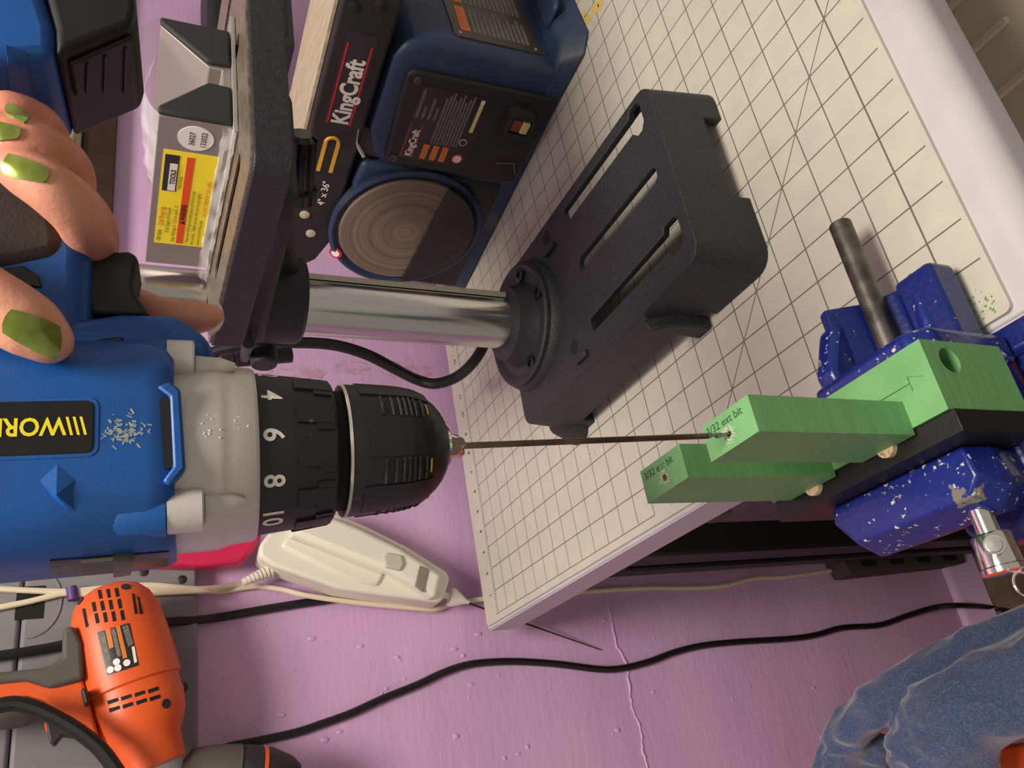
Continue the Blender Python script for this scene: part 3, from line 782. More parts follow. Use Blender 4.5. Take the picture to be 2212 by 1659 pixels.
obj('machined_top', cut(G().prism(rrect(X0 + .0015, Y0 + .0015, X1 - .0015, Y1 - .0015, .010), 'z', .3401, .3415), [G().prism(rrect(.145, -.115, .30, -.103, .005), 'z', .30, .36), G().prism(rrect(.145, -.045, .30, -.033, .005), 'z', .30, .36), G().prism(rrect(.155, .045, .28, .057, .005), 'z', .30, .36)]), 'machined', t)
# power cord of the press with its strain relief
pts = spline([at(430, 770, .80), at(500, 752, .80), at(560, 742, .80), at(640, 740, .82), at(720, 745, .84), at(790, 765, .86), at(850, 795, .88), at(900, 820, .90), at(940, 829, .90), at(985, 815, .90), at(1020, 785, .895), at(1045, 745, .90), at(1060, 690, .92), hz(1085, 640, .008)], 6)
tag(obj('press_cord', G().tube(pts, .0058, 10), 'cord_black'), 'black power cord sagging behind the steel column of the drill press', 'cord')
a = at(478, 780, .74); b = at(640, 764, .77)
t2 = obj('lock_lever', G().cyl(Vector((.33, .075, .312)), a.lerp(b, .3), .0045, 14), 'press_paint', t)
obj('lever_grip', G().lathe(a.lerp(b, .2), b - a, [(0, .0068), (.048, .0078), (.0485, .0060), (.044, .0056)], 20), 'cord_black', t2)
obj('ringed_end', G().lathe(a, b - a, [(0, .0058), (.010, .0066), (.0105, .0058), (.0125, .0058), (.013, .0068), (.020, .0068)], 20), 'tool_dark', t2)

# ---- grey V-groove jig lying on the press table, half in its bag
XA, XB, YA, YC, ZA, ZC = .161, .312, -.055, .0225, .3417, .3862
t = thing('v_groove_jig', 'grey aluminium V-groove drill press jig with yellow warning label on the press table', 'jig', (.235, -.016, ZA))
sec = [(YA, ZA + .003), (YC, ZA + .003), (YC, ZC), (YC - .003, ZC), (-.0085, ZA + .016), (-.0085, ZA + .008), (-.024, ZA + .008), (-.024, ZA + .016), (YA + .003, ZC), (YA, ZC)]
vb = obj('extrusion', G().prism(sec, 'x', XA, XB), 'vjig_grey', t, bevel=.0006)
obj('foot_flange', G().box((XA - .004, YA - .016, ZA), (XB, YC + .006, ZA + .003)), 'vjig_alu', t, bevel=.0006)
padL = [(YC + .0006, ZA + .0034), (YC + .0006, ZC + .0006), (YC - .004, ZC + .0006), (-.0075, ZA + .017), (-.0065, ZA + .0034)]
padR = [(YA - .0006, ZA + .0034), (-.026, ZA + .0034), (-.025, ZA + .017), (YA + .004, ZC + .0006), (YA - .0006, ZC + .0006)]
for p_ in (padL, padR):
    obj('end_pad', G().prism(p_, 'x', XA - .0045, XA - .0002), 'vjig_pad', t, bevel=.0018, seg=3)
o_ = Vector((0, YC, 0)); DXl = Vector((-1, 0, 0))
def vq(x, y):                                       # point on the label face
    return hp(x, y, (0, YC, 0), (0, 1, 0))
lo_ = vq(330, 525); hi_ = vq(475, 337)
LZ0, LZ1 = ZA + .0072, ZC - .0046
LX0, LX1 = vq(384, 528).x, vq(418, 331).x                              # left and right end when read
lb = G().box((LX1, YC, LZ0), (LX0, YC + .0003, LZ1))
lbo = obj('warning_label', lb, 'label_yellow', vb, label='yellow warning label')
Lo = Vector((LX0, YC + .0003, LZ0)); W_ = LX0 - LX1; Hh = LZ1 - LZ0
def part_on(name, m, fn):
    g = G(); fn(g); return obj(name, g, m, vb, smooth=None)
part_on('warning_bar', 'label_orange', lambda g: quad_on(g, Lo, DXl, EZ, .002, Hh * .43, W_ - .004, Hh * .57))
def ltext(g):
    for s, x, y, z, bld in (('ITEM 92046', .003, .88, .0036, 0), ('15/16" Depth of V-Groove', .013, .74, .0035, 0), ('Ruler Markings: 0 - 12.7 cm, and 0 - 5".', .004, .61, .0035, 0),
                            ('1. Always wear ANSI approved safety glasses and full face shield', .002, .33, .0031, 0), ('when working.  2. Before each use, make sure this jig is tightly', .002, .22, .0031, 0),
                            ('secured to the Drill Press table.', .002, .10, .0031, 0), ('Made in China', .062, .61, .0028, 0), ('WARNING', .029, .455, .0048, .03)):
        text_on(g, s, Lo + DXl * x + EZ * (y * Hh), DXl, EZ, z, bld, off=.0004, sx=.74)
part_on('lettering', 'ink', ltext)
def ltext2(g):
    text_on(g, 'Drill Press Jig', Lo + DXl * .021 + EZ * (.86 * Hh), DXl, EZ, .0047, .01, off=.0004, sx=.8)
    text_on(g, 'DO NOT REMOVE THIS LABEL', Lo + DXl * .036 + EZ * (.06 * Hh), DXl, EZ, .0034, 0, off=.0004, sx=.82)
part_on('red_lettering', 'ink_red', ltext2)
part_on('warning_triangle', 'ink', lambda g: g.add([Lo + DXl * x + EZ * y + EY * .0004 for x, y in ((.0245, Hh * .45), (.0285, Hh * .45), (.0265, Hh * .555))], [(0, 1, 2)]))
part_on('maker_mark', 'ink', lambda g: quad_on(g, Lo, DXl, EZ, W_ * .60, Hh * .70, W_ * .96, Hh * .96))
part_on('maker_mark_strip', 'sticker_white', lambda g: quad_on(g, Lo, DXl, EZ, W_ * .61, Hh * .72, W_ * .88, Hh * .86, .0005))
part_on('maker_lettering', 'ink', lambda g: text_on(g, 'TOOLS', Lo + DXl * (W_ * .68) + EZ * (Hh * .74), DXl, EZ, .0044, .03, off=.0008))
c_ = Vector((vq(415, 298).x, YC, ZA + .0225))
part_on('round_sticker', 'sticker_white', lambda g: g.lathe(c_, (0, 1, 0), [(0, .0105), (.0004, .0105), (.0004, 0)], 32))
part_on('sticker_number', 'ink', lambda g: (text_on(g, '36027', c_ + EY * .0004 + EZ * .0006 + Vector((.006, 0, 0)), DXl, EZ, .0046, .01), text_on(g, '132022', c_ + EY * .0004 - EZ * .0062 + Vector((.007, 0, 0)), DXl, EZ, .0046, .01)))
# clear bag
def film(px, nx, ny, amp, name_pts):
    pass
g = G(); nx, ny = 26, 20
for i in range(nx + 1):
    for j in range(ny + 1):
        u_, v_ = i / nx, j / ny
        x = XA + .004 + (XB - .07 - XA) * u_
        y = YA - .012 + (YC - .003 - YA + .012) * v_
        arch = math.sin(math.pi * v_) ** .7
        z = ZC - .004 + .016 * arch * (1 - .6 * u_) + .006 * noise.noise(Vector((x * 50, y * 50, 1))) + .002 * abs(noise.noise(Vector((x * 120, y * 120, 4))))
        x += .004 * noise.noise(Vector((y * 90, x * 90, 7)))
        g.v.append(Vector((x, y, z)))
for i in range(nx):
    for j in range(ny):
        a = i * (ny + 1) + j; g.f.append((a, a + 1, a + ny + 2, a + ny + 1))
tb2 = thing('plastic_bag', 'crumpled clear plastic bag wrapped over the grey V-groove jig', 'bag', (.235, -.02, ZA))
obj('film', g, 'clear_bag', tb2, smooth=50)
g = G(); nx = 40
for i in range(nx + 1):
    x = XA - .006 + (XB + .01 - XA) * i / nx
    for j in range(6):
        v_ = j / 5
        y = YC + .0065 + .004 * v_ + .004 * noise.noise(Vector((x * 80, v_ * 2, 3)))
        z = ZA + .0075 * (1 - v_) + .0004 + .0012 * (1 + noise.noise(Vector((x * 120, v_ * 3, 8))))
        g.v.append(Vector((x, y, z)))
for i in range(nx):
    for j in range(5):
        a = i * 6 + j; g.f.append((a, a + 1, a + 7, a + 6))
obj('rolled_edge', g, 'clear_bag', tb2, smooth=50)

# ================================================================== belt and disc sander
th = R(8.0); so = Vector((.2901, -.2144, 0))
SM = Matrix(((math.cos(th), -math.sin(th), 0, so.x), (math.sin(th), math.cos(th), 0, so.y), (0, 0, 1, 0), (0, 0, 0, 1)))
def SG(): return G(SM)
t = thing('belt_disc_sander', 'dusty blue and black belt and disc sander at the back of the bench', 'sander', SM)
bd = obj('body', SG().prism([(-.030, .0005), (.130, .0005), (.128, .150), (.112, .172), (.085, .182), (-.004, .182), (-.022, .172), (-.030, .150)], 'y', -.17, -.002), 'sander_blue', t, bevel=.009, seg=3)
obj('foot', SG().prism([(-.074, -.17), (-.074, -.008), (-.056, .006), (.002, .002), (.30, .002), (.30, -.17)], 'z', .0004, .020, top=[(-.050, -.165), (-.050, -.022), (-.036, -.006), (.0, -.001), (.295, -.002), (.295, -.165)]), 'sander_blue', t, bevel=.004, seg=3)
obj('foot_pad', SG().prism(rrect(-.070, -.15, -.040, -.05, .008), 'z', .018, .024), 'sander_blue', t, bevel=.004)
pn = obj('switch_panel', SG().prism([(.000, .004), (.112, .009), (.116, .020), (.116, .150), (.110, .158), (.008, .164), (.001, .158)], 'y', -.004, .0035), 'sander_panel', t, bevel=.003, seg=3)
FX, FZ = Vector((-math.cos(th), -math.sin(th), 0)), EZ
def F(x, z, y=.0036): return SM @ Vector((x, y, z))
def sq(x0, z0, x1, z1, m, y=.0036, name='printing', par=None, th_=.0003):
    return obj(name, SG().box((min(x0, x1), y, min(z0, z1)), (max(x0, x1), y + th_, max(z0, z1))), m, par or pn)
dl = sq(.104, .072, .014, .146, 'label_dark', name='nameplate')
g = G(); text_on(g, 'KingCraft', F(.100, .133, .0041), FX, FZ, .0105, .035, sx=.82); obj('brand_lettering', g, 'white_print', dl)
sq(.101, .1315, .060, .1325, 'red_print', .0039, par=dl); sq(.101, .1432, .060, .1442, 'red_print', .0039, par=dl)
for k, (n_, x0) in enumerate(((1.0, .052), (.42, .052), (.75, .052), (.45, .052))):
    sq(x0, .140 - k * .0062, x0 - .034 * n_, .1428 - k * .0062, 'grey_print', .0039, par=dl)
for k in range(9):
    sq(.080, .116 - k * .0034, .024 - (k % 3) * .004, .1182 - k * .0034, 'grey_print', .0039, par=dl)
for k in range(3):
    sq(.101, .117 - k * .0105, .082, .1235 - k * .0105, 'orange_print', .0039, par=dl)
for (x, z, r, m) in ((.094, .083, .0062, 'red_print'), (.094, .083, .0046, 'sticker_white'), (.072, .084, .0042, 'sticker_white'), (.072, .084, .0034, 'label_dark')):
    obj('roundel', G(SM).lathe((x, .0037 + (.0003 if m in ('sticker_white', 'label_dark') and r < .005 else 0) + (.0003 if m == 'label_dark' else 0), z), (0, 1, 0), [(0, r), (.0004, r), (.0004, 0)], 20), m, dl)
sq(.058, .0785, .024, .0825, 'pale_yellow', .0040, par=dl); sq(.0235, .0785, .018, .0825, 'sticker_white', .0040, par=dl)
for x, z in ((.010, .152), (.106, .150)):
    obj('panel_screw', G(SM).lathe((x, .003, z), (0, 1, 0), [(0, .0045), (.0014, .0045), (.0016, .0030), (.0006, .0026)], 14), 'steel_dull', pn)
sw = obj('switch_hood', cut(SG().prism(rrect(.016, .018, .054, .052, .008), 'y', .002, .013, top=rrect(.020, .020, .050, .050, .007)), [SG().box((.026, .004, .0245), (.044, .02, .0455))]), 'sander_panel', pn, bevel=.0015)
obj('rocker', SG().prism([(.028, .034), (.042, .034), (.042, .0445), (.028, .0445)], 'y', .004, .012), 'switch_red', pn, bevel=.001)
obj('rocker_tip', SG().prism([(.028, .0255), (.042, .0255), (.042, .0338), (.028, .0338)], 'y', .004, .0135), 'pale_yellow', pn, bevel=.001)
obj('panel_cord', SG().tube([(.09, .005, .04), (.086, .006, .02), (.10, .006, .012)], .0008, 6), 'grey_print', pn)
# disc, housing and dust guard
hs = obj('disc_housing', SG().lathe((.205, -.055, .107), (0, 1, 0), [(0, .082), (.050, .086), (.060, .088), (.062, .084), (.058, .079)], 56), 'sander_blue', t)
obj('housing_stand', SG().prism([(.120, .001), (.300, .001), (.296, .09), (.285, .110), (.125, .110)], 'y', -.075, -.001), 'sander_black', t, bevel=.006)
obj('housing_bridge', SG().prism([(.112, .10), (.150, .10), (.160, .182), (.122, .178)], 'y', -.06, .0), 'sander_blue', t, bevel=.006)
g = SG(); prof = [(0, .076), (.006, .076), (.0072, .0752)]
for r_ in range(1, 36): prof.append((.0072, .0752 - r_ * .0021))
dm = mat('sanding_disc', (112, 96, 86), .85)
nt = dm.node_tree; N = nt.nodes; tc = N.new('ShaderNodeNewGeometry'); vm = N.new('ShaderNodeVectorMath'); vm.operation = 'DISTANCE'
dc = SM @ Vector((.205, .0072, .107)); vm.inputs[1].default_value = dc; nt.links.new(tc.outputs['Position'], vm.inputs[0])
wv = N.new('ShaderNodeTexNoise'); wv.noise_dimensions = '1D'; wv.inputs['Scale'].default_value = 130; nt.links.new(vm.outputs['Value'], wv.inputs['W'])
rm = N.new('ShaderNodeMix'); rm.data_type = 'RGBA'; nt.links.new(wv.outputs['Fac'], rm.inputs['Factor'])
rm.inputs['A'].default_value = s2l((66, 52, 46)); rm.inputs['B'].default_value = s2l((150, 132, 118)); nt.links.new(rm.outputs['Result'], N['Principled BSDF'].inputs['Base Color'])
g.lathe((.205, 0, .107), (0, 1, 0), [(0, .0762), (.006, .0762), (.0072, .0752), (.0073, 0)], 56)
obj('sanding_disc', g, 'sanding_disc', t)
obj('disc_rim', SG().lathe((.205, -.006, .107), (0, 1, 0), [(0, .0775), (.010, .0775), (.010, .0764), (0, .0764)], 56), 'steel_dull', t)
arc = [(.205 + .078 * math.cos(a), .107 + .078 * math.sin(a)) for a in [R(-150 + i * 10) for i in range(15)]]
dgd = obj('dust_guard', SG().prism([(.128, .074), (.285, .096)][::-1] + [(.2, .002)] and ([(.132, .080)] + [(.205 + .079 * math.cos(R(a)), max(.004, .107 + .079 * math.sin(R(a)))) for a in range(-160, -6, 11)] + [(.284, .092)]), 'y', .008, .011), 'sander_black', t, bevel=.001)
obj('guard_hole', SG().lathe((.138, .0108, .050), (0, 1, 0), [(0, .005), (.0006, .005), (.0006, 0)], 14), 'dark_hole', dgd)
r_ = obj('warning_roundel', SG().lathe((.252, .005, .178), (0, 1, .5), [(0, .0075), (.001, .0075), (.001, 0)], 18), 'red_print', t)
obj('roundel_figure', SG().lathe((.252, .0062, .1785), (0, 1, .5), [(0, .0048), (.0006, .0048), (.0006, 0)], 14), 'sticker_white', r_)
# belt arm
arm = obj('belt_arm', SG().prism([(-.16, .186), (.245, .186), (.275, .196), (.292, .214), (.290, .232), (.276, .239), (-.16, .239)], 'y', -.112, -.001), 'sander_black', t, bevel=.004, seg=3)
obj('sanding_belt', SG().prism([(-.165, .2395), (.262, .2395), (.290, .2365), (.300, .226), (.302, .214), (.304, .226), (.293, .2385), (.264, .2425), (-.165, .2425)], 'y', -.110, -.010), 'belt_cloth', t)
bp = sq(.088, .1985, -.022, .228, 'label_dark', -.0009, name='brand_plate', par=arm)
g = G(); text_on(g, 'KingCraft', F(.079, .2045, -.0005), FX, FZ, .0235, .035, sx=.80); obj('brand_lettering', g, 'white_print', bp)
sq(.080, .2235, -.010, .2252, 'red_print', -.0006, par=bp); sq(.080, .2010, -.010, .2027, 'red_print', -.0006, par=bp)
g = SG(); g.box((.102, -.0010, .2185), (.142, -.0004, .2225)); g.box((.102, -.0010, .2055), (.142, -.0004, .2095))
g2 = SG().tube([(.1035 - .0065 * math.sin(R(i * 15)), -.0008, .214 - .0065 * math.cos(R(i * 15))) for i in range(13)], .0020, 6)
g.v += g2.v; g.f += [tuple(i + 16 for i in f) for f in g2.f]
obj('stripe_mark', g, 'amber_print', arm)
g = G(); text_on(g, '4" x 36"', F(.188, .2050, -.0005), FX, FZ, .0105, .02); obj('size_lettering', g, 'white_print', arm)
for x, z in ((-.045, .228), (-.052, .206), (.205, .222), (.232, .210)):
    obj('arm_screw', SG().lathe((x, -.002, z), (0, 1, 0), [(0, .0055), (.0022, .0055), (.003, .0035), (.0031, 0)], 14), 'sander_black' if x < 0 else 'rack_metal', arm)
obj('arm_bracket', SG().prism([(.085, .16), (.118, .16), (.112, .194), (.080, .194)], 'y', -.03, -.004), 'sander_black', t, bevel=.003)
obj('bracket_edge', SG().tube([(.116, -.003, .178), (.100, -.003, .190), (.082, -.003, .192)], .0022, 8), 'rack_metal', t)
# dust port on the arm
a = at(652, 288, .76); b = at(640, 428, .80)
dp = obj('dust_port', G().lathe(a, b - a, [(0, .010), (.004, .0145), ((b - a).length - .012, .0150), ((b - a).length - .011, .0185), ((b - a).length, .0188), ((b - a).length, .0165), ((b - a).length - .03, .0135)], 28), 'gloss_black', t)
# warning plate on the end of the body
wx = -.0305
def W(y, z, k=0): return SM @ Vector((wx - k, y, z))
EYL = SM.to_3x3() @ EY
wp = obj('warning_plate', SG().prism([(-.150, .036), (-.020, .030), (-.018, .120), (-.022, .124), (-.150, .128)], 'x', wx - .0008, wx + .001), 'label_brown', t)
for c_, y0 in enumerate((-.030, -.078)):
    obj('warning_header', SG().box((wx - .0012, y0 - .040, .106), (wx - .0008, y0, .116)), 'orange_print', wp)
    obj('header_inset', SG().box((wx - .0014, y0 - .038, .108), (wx - .0011, y0 - .002, .114)), 'ink_red', wp)
    for k in range(12):
        ln = .040 - (k * 7 % 5) * .003
        obj('text_line', SG().box((wx - .0011, y0 - ln, .099 - k * .0052), (wx - .0008, y0, .1025 - k * .0052)), 'grey_print', wp)
for y, z in ((-.024, .118), (-.026, .036)):
    obj('rivet', SG().ball((wx - .001, y, z), (.0012, .002, .002), 10, 6), 'steel', wp)

# ================================================================== cordless drill in the hand
HP = hz(1575, 940, .175); DA = at(1000, 963, .305)
du = (DA - HP).normalized()
_v = CAM - (DA + du * .12); _v = (_v - du * _v.dot(du)).normalized()
_w = du.cross(_v); _w = -_w if _w.dot(CD) > 0 else _w
_a = R(13); dn = _v * math.cos(_a) + _w * math.sin(_a); dh = _w * math.cos(_a) - _v * math.sin(_a)
DM = Matrix(((dh.x, du.x, dn.x, DA.x), (dh.y, du.y, dn.y, DA.y), (dh.z, du.z, dn.z, DA.z), (0, 0, 0, 1)))
DI = DM.inverted()
def DG(): return G(DM)
def lp(x, y, nn):
    return DI @ hp(x, y, DA + dn * nn, dn)
def dprism(pts, nn, n0, n1):
    return DG().prism([(q.x, q.y) for q in [lp(x, y, nn) for x, y in pts]], 'z', n0, n1)
AXY = (0, 1, 0); UPX = (1, 0, 0)
def cpatch(y0, y1, a0, a1, rf, rise, ny=2, na=6, ridge=0.0):
    """raised patch on a surface of revolution about local y; angle from n towards h in degrees"""
    g = DG(); vs = []; m = na + 1
    for lay in (0, 1):
        for i in range(ny + 1):
            y = y0 + (y1 - y0) * i / ny
            for j in range(m):
                a = R(a0 + (a1 - a0) * j / na)
                r = rf(y) - .0005 if lay == 0 else rf(y) + rise + (ridge if i % 2 else 0)
                vs.append((r * math.sin(a), y, r * math.cos(a)))
    k = (ny + 1) * m; fs = []
    for i in range(ny):
        for j in range(na):
            q = (i * m + j, i * m + j + 1, (i + 1) * m + j + 1, (i + 1) * m + j)
            fs.append(q); fs.append(tuple(x + k for x in q[::-1]))
    rim = [i * m for i in range(ny + 1)] + [ny * m + j for j in range(1, m)] + [i * m + m - 1 for i in range(ny - 1, -1, -1)] + [j for j in range(m - 2, 0, -1)]
    for a_, b_ in zip(rim, rim[1:] + rim[:1]): fs.append((a_, b_, b_ + k, a_ + k))
    return g.add(vs, fs)
t = thing('cordless_drill', 'blue cordless drill with silver gearbox and black chuck held over the green jig', 'drill', DM)
# bit
bit = obj('drill_bit', DG().lathe((0, 0, 0), AXY, [(-.1042, .0010), (-.1036, .00119), (.006, .00119)], 20), 'brass_bit', t)
g = DG(); ns = 30
ring = []
for i in range(ns + 1):
    y = -.1038 - .026 * i / ns; tw = i * 0.55
    for k in range(12):
        a = 2 * math.pi * k / 12; r = .00118 * (1 if abs(math.cos(a)) > .55 else .45)
        ring.append((r * math.cos(a + tw), y, r * math.sin(a + tw)))
fs = [(i * 12 + k, i * 12 + (k + 1) % 12, (i + 1) * 12 + (k + 1) % 12, (i + 1) * 12 + k) for i in range(ns) for k in range(12)]
g.add(ring, fs + [tuple(range(12)), tuple(range(ns * 12, ns * 12 + 12))])
obj('flutes', g, 'bit_flute', bit)
# chuck
ch = obj('chuck_nose', DG().lathe((0, 0, 0), AXY, [(.0008, .0030), (.0022, .0040), (.0060, .0048), (.0062, .0074), (.0082, .0090), (.012, .0092)], 36), 'chrome', t)
for k in range(3):
    a = R(20 + 120 * k)
    obj('chuck_jaw', DG().lathe((.0022 * math.sin(a), -.0002, .0022 * math.cos(a)), AXY, [(0, .0012), (.0012, .0020), (.005, .0023)], 8), 'steel', ch)
SP = [(y_ + .002, r_ + .0001) for y_, r_ in [(.0055, .0088), (.0062, .0104), (.0078, .0130), (.0102, .0157), (.0135, .0183), (.017, .0200), (.0215, .0210), (.0255, .0215), (.034, .0222), (.0415, .0227), (.0425, .0223)]]
def sleeve_r(y):
    for (a, ra), (b, rb) in zip(SP, SP[1:]):
        if a <= y <= b: return ra + (rb - ra) * (y - a) / (b - a)
    return SP[-1][1]
sl = obj('chuck_sleeve', DG().lathe((0, 0, 0), AXY, SP, 64), 'drill_black', t)
for k in range(6):
    a = -2 + k * 60
    obj('grip_pad', cpatch(.0155, .0395, a - 17, a + 17, sleeve_r, .0006, 24, 6), 'drill_black', sl)
    for y_ in (.0185, .0210, .0228, .0246, .0264, .0290, .0325):
        obj('grip_ridge', cpatch(y_, y_ + .0006, a + 19, a + 41, sleeve_r, .0007, 1, 4), 'drill_worn', sl)
    obj('wear_mark', cpatch(.0166, .0172, a + 24, a + 38, sleeve_r, .0004, 1, 4), 'gold_wear', sl)
obj('worn_rim', DG().lathe((0, 0, 0), AXY, [(.0432, .0225), (.0434, .02295), (.0442, .02290), (.0444, .0223)], 64), 'white_scuff', sl)
obj('gap_ring', DG().lathe((0, 0, 0), AXY, [(.044, .0205), (.050, .0205)], 48), 'dark_hole', t)
CP = [(.0480, .0232), (.0486, .0240), (.060, .0255), (.0724, .0268), (.0745, .0262)]
def collar_r(y):
    for (a, ra), (b, rb) in zip(CP, CP[1:]):
        if a <= y <= b: return ra + (rb - ra) * (y - a) / (b - a)
    return CP[-1][1]
tc = obj('torque_collar', DG().lathe((0, 0, 0), AXY, CP, 72), 'drill_black', t)
def wrap_text(s, a0, y0, size):
    vs, fs = text_flat(s, size, .02, 'CENTER')
    g = DG(); out = []
    for v in vs:
        y = y0 - v.y; r = collar_r(y) + .00012; a = R(a0) - v.x / r
        out.append((r * math.sin(a), y, r * math.cos(a)))
    return g.add(out, fs)
for k, s in enumerate(('2', '4', '6', '8', '10', '12')):
    obj('torque_number', wrap_text(s, 61.5 - 31 * k, .0712, .0088), 'white_print', tc)
for k in range(11):
    a = 46 - 31 * k
    obj('collar_grip', cpatch(.0492, .0608, a - 7, a + 7, collar_r, .0009, 6, 4), 'drill_black', tc)
    obj('collar_grip', cpatch(.0492, .0548, a - 12, a + 12, collar_r, .0007, 4, 4), 'drill_black', tc)
# gearbox
gb = DG().lathe((0, 0, 0), AXY, [(.0724, .0255), (.0726, .0278), (.0738, .0285), (.0800, .0290), (.0825, .0298), (.0845, .0304), (.0990, .0308)], 72)
gbo = obj('gearbox_cover', gb, 'gear_silver', t)
for hh, nn_, y0, y1 in ((.0262, .0190, .0905, .0985), (-.0215, .0238, .0885, .0985)):
    lg = obj('screw_lug', DG().lathe((hh, y0, nn_), AXY, [(0, .0058), (.0006, .0064), (y1 - y0, .0066)], 24), 'gear_silver', gbo)
    obj('screw_recess', DG().lathe((hh, y0 - .0002, nn_), AXY, [(0, .0038), (.0006, .0038)], 18), 'dark_hole', lg)
    obj('lug_fillet', DG().lathe((hh * .93, y0 - .012, nn_ * .97), AXY, [(0, .0012), (.004, .0028), (.0118, .0036)], 16), 'gear_silver', lg)
# body
def sect(y, hh, nn_, r):
    return [(p[0], y, p[1]) for p in rrect(-hh, -nn_, hh, nn_, r, 6)]
bg = DG(); secs = [sect(.0965, .0318, .0300, .020), sect(.0985, .0328, .0312, .019), (sect(.104, .0335, .0317, .018)), sect(.160, .0340, .0317, .018), sect(.200, .0330, .0300, .018), sect(.214, .028, .026, .018), sect(.218, .020, .018, .012)]
n_ = len(secs[0]); vs = [p for s_ in secs for p in s_]
fs = [(i * n_ + k, i * n_ + (k + 1) % n_, (i + 1) * n_ + (k + 1) % n_, (i + 1) * n_ + k) for i in range(len(secs) - 1) for k in range(n_)] + [tuple(range(n_))[::-1], tuple(range((len(secs) - 1) * n_, len(secs) * n_))]
bg.add(vs, fs)
bo = obj('motor_housing', bg, 'drill_blue', t, smooth=30)
DT = bvh(bg, gb)
for hh, nn_, y0, y1 in ((.0262, .0190, .0988, .1130), (-.0222, .0238, .0988, .1150)):
    obj('screw_boss', DG().lathe((hh, y0, nn_), AXY, [(0, .0066), (y1 - y0 - .004, .0064), (y1 - y0 - .0012, .0052), (y1 - y0, .0030), (y1 - y0 + .0006, 0)], 24), 'drill_blue', bo)
lgp = obj('logo_plate', DG().prism([(p[0], p[1]) for p in rrect(-.0052, .1172, .0100, .168, .0022)], 'z', .0310, .0322), 'logo_black', bo, bevel=.0003)
obj('logo_recess', DG().prism([(p[0], p[1]) for p in rrect(-.0064, .1158, .0112, .170, .003)], 'z', .0308, .0319), 'drill_blue', bo, bevel=.0003)
g = G(); text_on(g, '\\\\\\WORK', DM @ Vector((.0050, .1190, .0322)), du, -dh, .0071, .022, off=.0002, sx=.86)
obj('logo_lettering', g, 'yellow_print', lgp)
vr = obj('vent_lip', dprism([(338, 836), (366, 824), (390, 842), (401, 1012), (367, 1050), (350, 1040), (374, 1008), (367, 858)], .0322, .0270, .0328), 'drill_blue', bo, bevel=.0008)
obj('front_vent', dprism([(345, 860), (367, 856), (375, 1010), (357, 1012)], .0318, .0280, .0319), 'dark_hole', bo)
def facet(q, apex, rise):
    hs_ = [hit(DT, *p) for p in q]; ap = hit(DT, *apex)
    if None in hs_ or ap is None: return
    g = G(); k = len(q)
    g.add([h_[0] - h_[1] * .0002 for h_ in hs_] + [ap[0] + ap[1] * rise], [(i, (i + 1) % k, k) for i in range(k)] + [tuple(range(k))[::-1]])
    obj('moulded_facet', g, 'drill_blue', bo, smooth=None)
facet([(82, 1035), (124, 996), (166, 1032), (172, 1112), (156, 1116), (120, 1082)], (124, 1070), .0022)
g = G()
for i in range(90):
    x, y = random.gauss(272, 26), random.gauss(930, 16)
    r = hit(DT, x, y)
    if r is None: continue
    d = Vector((random.gauss(0, 1), random.gauss(0, 1), random.gauss(0, 1))); d = (d - r[1] * d.dot(r[1])).normalized() * random.uniform(.0002, .0009)
    s_ = d.cross(r[1]).normalized() * random.uniform(.0001, .0003)
    g.add([r[0] + r[1] * .0001 + a_ for a_ in (d - s_, d + s_, -d + s_, -d - s_)], [(0, 1, 2, 3)])
o = obj('scuff_marks', g, 'scuff', bo, smooth=None); o['kind'] = 'stuff'
g = G()
for i in range(40):
    x, y = (random.gauss(400, 6), random.gauss(915, 14)) if i < 12 else (random.gauss(470, 40), random.gauss(920, 18))
    r = hit(DT, x, y)
    if r is None: continue
    g.ball(r[0], random.uniform(.0001, .0004), 5, 4)
o = obj('paint_chips', g, 'sticker_white', gbo, smooth=None); o['kind'] = 'stuff'
# speed selector slot on top of the body
d_ = decal(DT, [(108, 1209), (365, 1190), (362, 1221), (112, 1240)], .0004, 6)
if d_.v: so_ = obj('selector_slot', d_, 'logo_black', bo)
d_ = decal(DT, [(175, 1206), (245, 1200), (245, 1226), (178, 1232)], .0016, 3)
if d_.v: obj('speed_selector', d_, 'tool_grey', bo)
d_ = decal(DT, [(245, 1196), (290, 1193), (282, 1222), (245, 1228)], .0028, 3)
if d_.v: obj('selector_knob', d_, 'steel_dull', bo)
# shoulder, handle, trigger, battery
obj('shoulder', dprism([(120, 735), (270, 714), (382, 715), (424, 742), (456, 772), (462, 812), (120, 850)], 0, -.016, .016), 'drill_blue', t, bevel=.004, seg=3)
obj('direction_switch', dprism([(150, 742), (268, 726), (268, 776), (150, 786)], .016, .008, .0175), 'logo_black', t, bevel=.0015)
hd = obj('handle', DG().prism([(.028, .122), (.0415, .1205), (.064, .1205), (.076, .1235), (.104, .129), (.104, .176), (.06, .172), (.028, .180)], 'z', -.0165, .0165), 'drill_blue', t, bevel=.007, seg=3)
obj('rubber_grip', DG().prism([(.060, .127), (.067, .1265), (.104, .134), (.104, .180), (.055, .176), (.050, .160), (.056, .140)], 'z', -.0178, .0178), 'drill_rubber', hd, bevel=.006, seg=3)
obj('grip_recess', dprism([(10, 580), (50, 574), (84, 596), (92, 622), (20, 616)], .0168, .0150, .0172), 'logo_black', hd, bevel=.0005)
obj('trigger', dprism([(188, 582), (212, 574), (282, 570), (298, 576), (303, 592), (298, 616), (294, 636), (299, 662), (318, 690), (332, 708), (200, 706), (188, 660)], 0, -.0105, .0105), 'battery_black', t, bevel=.0035, seg=3)
bfg = dprism([(118, 118), (150, 103), (286, 52), (295, 20), (290, -40), (280, -150), (80, -150), (95, -20), (116, 60)], .031, -.0170, .0310)
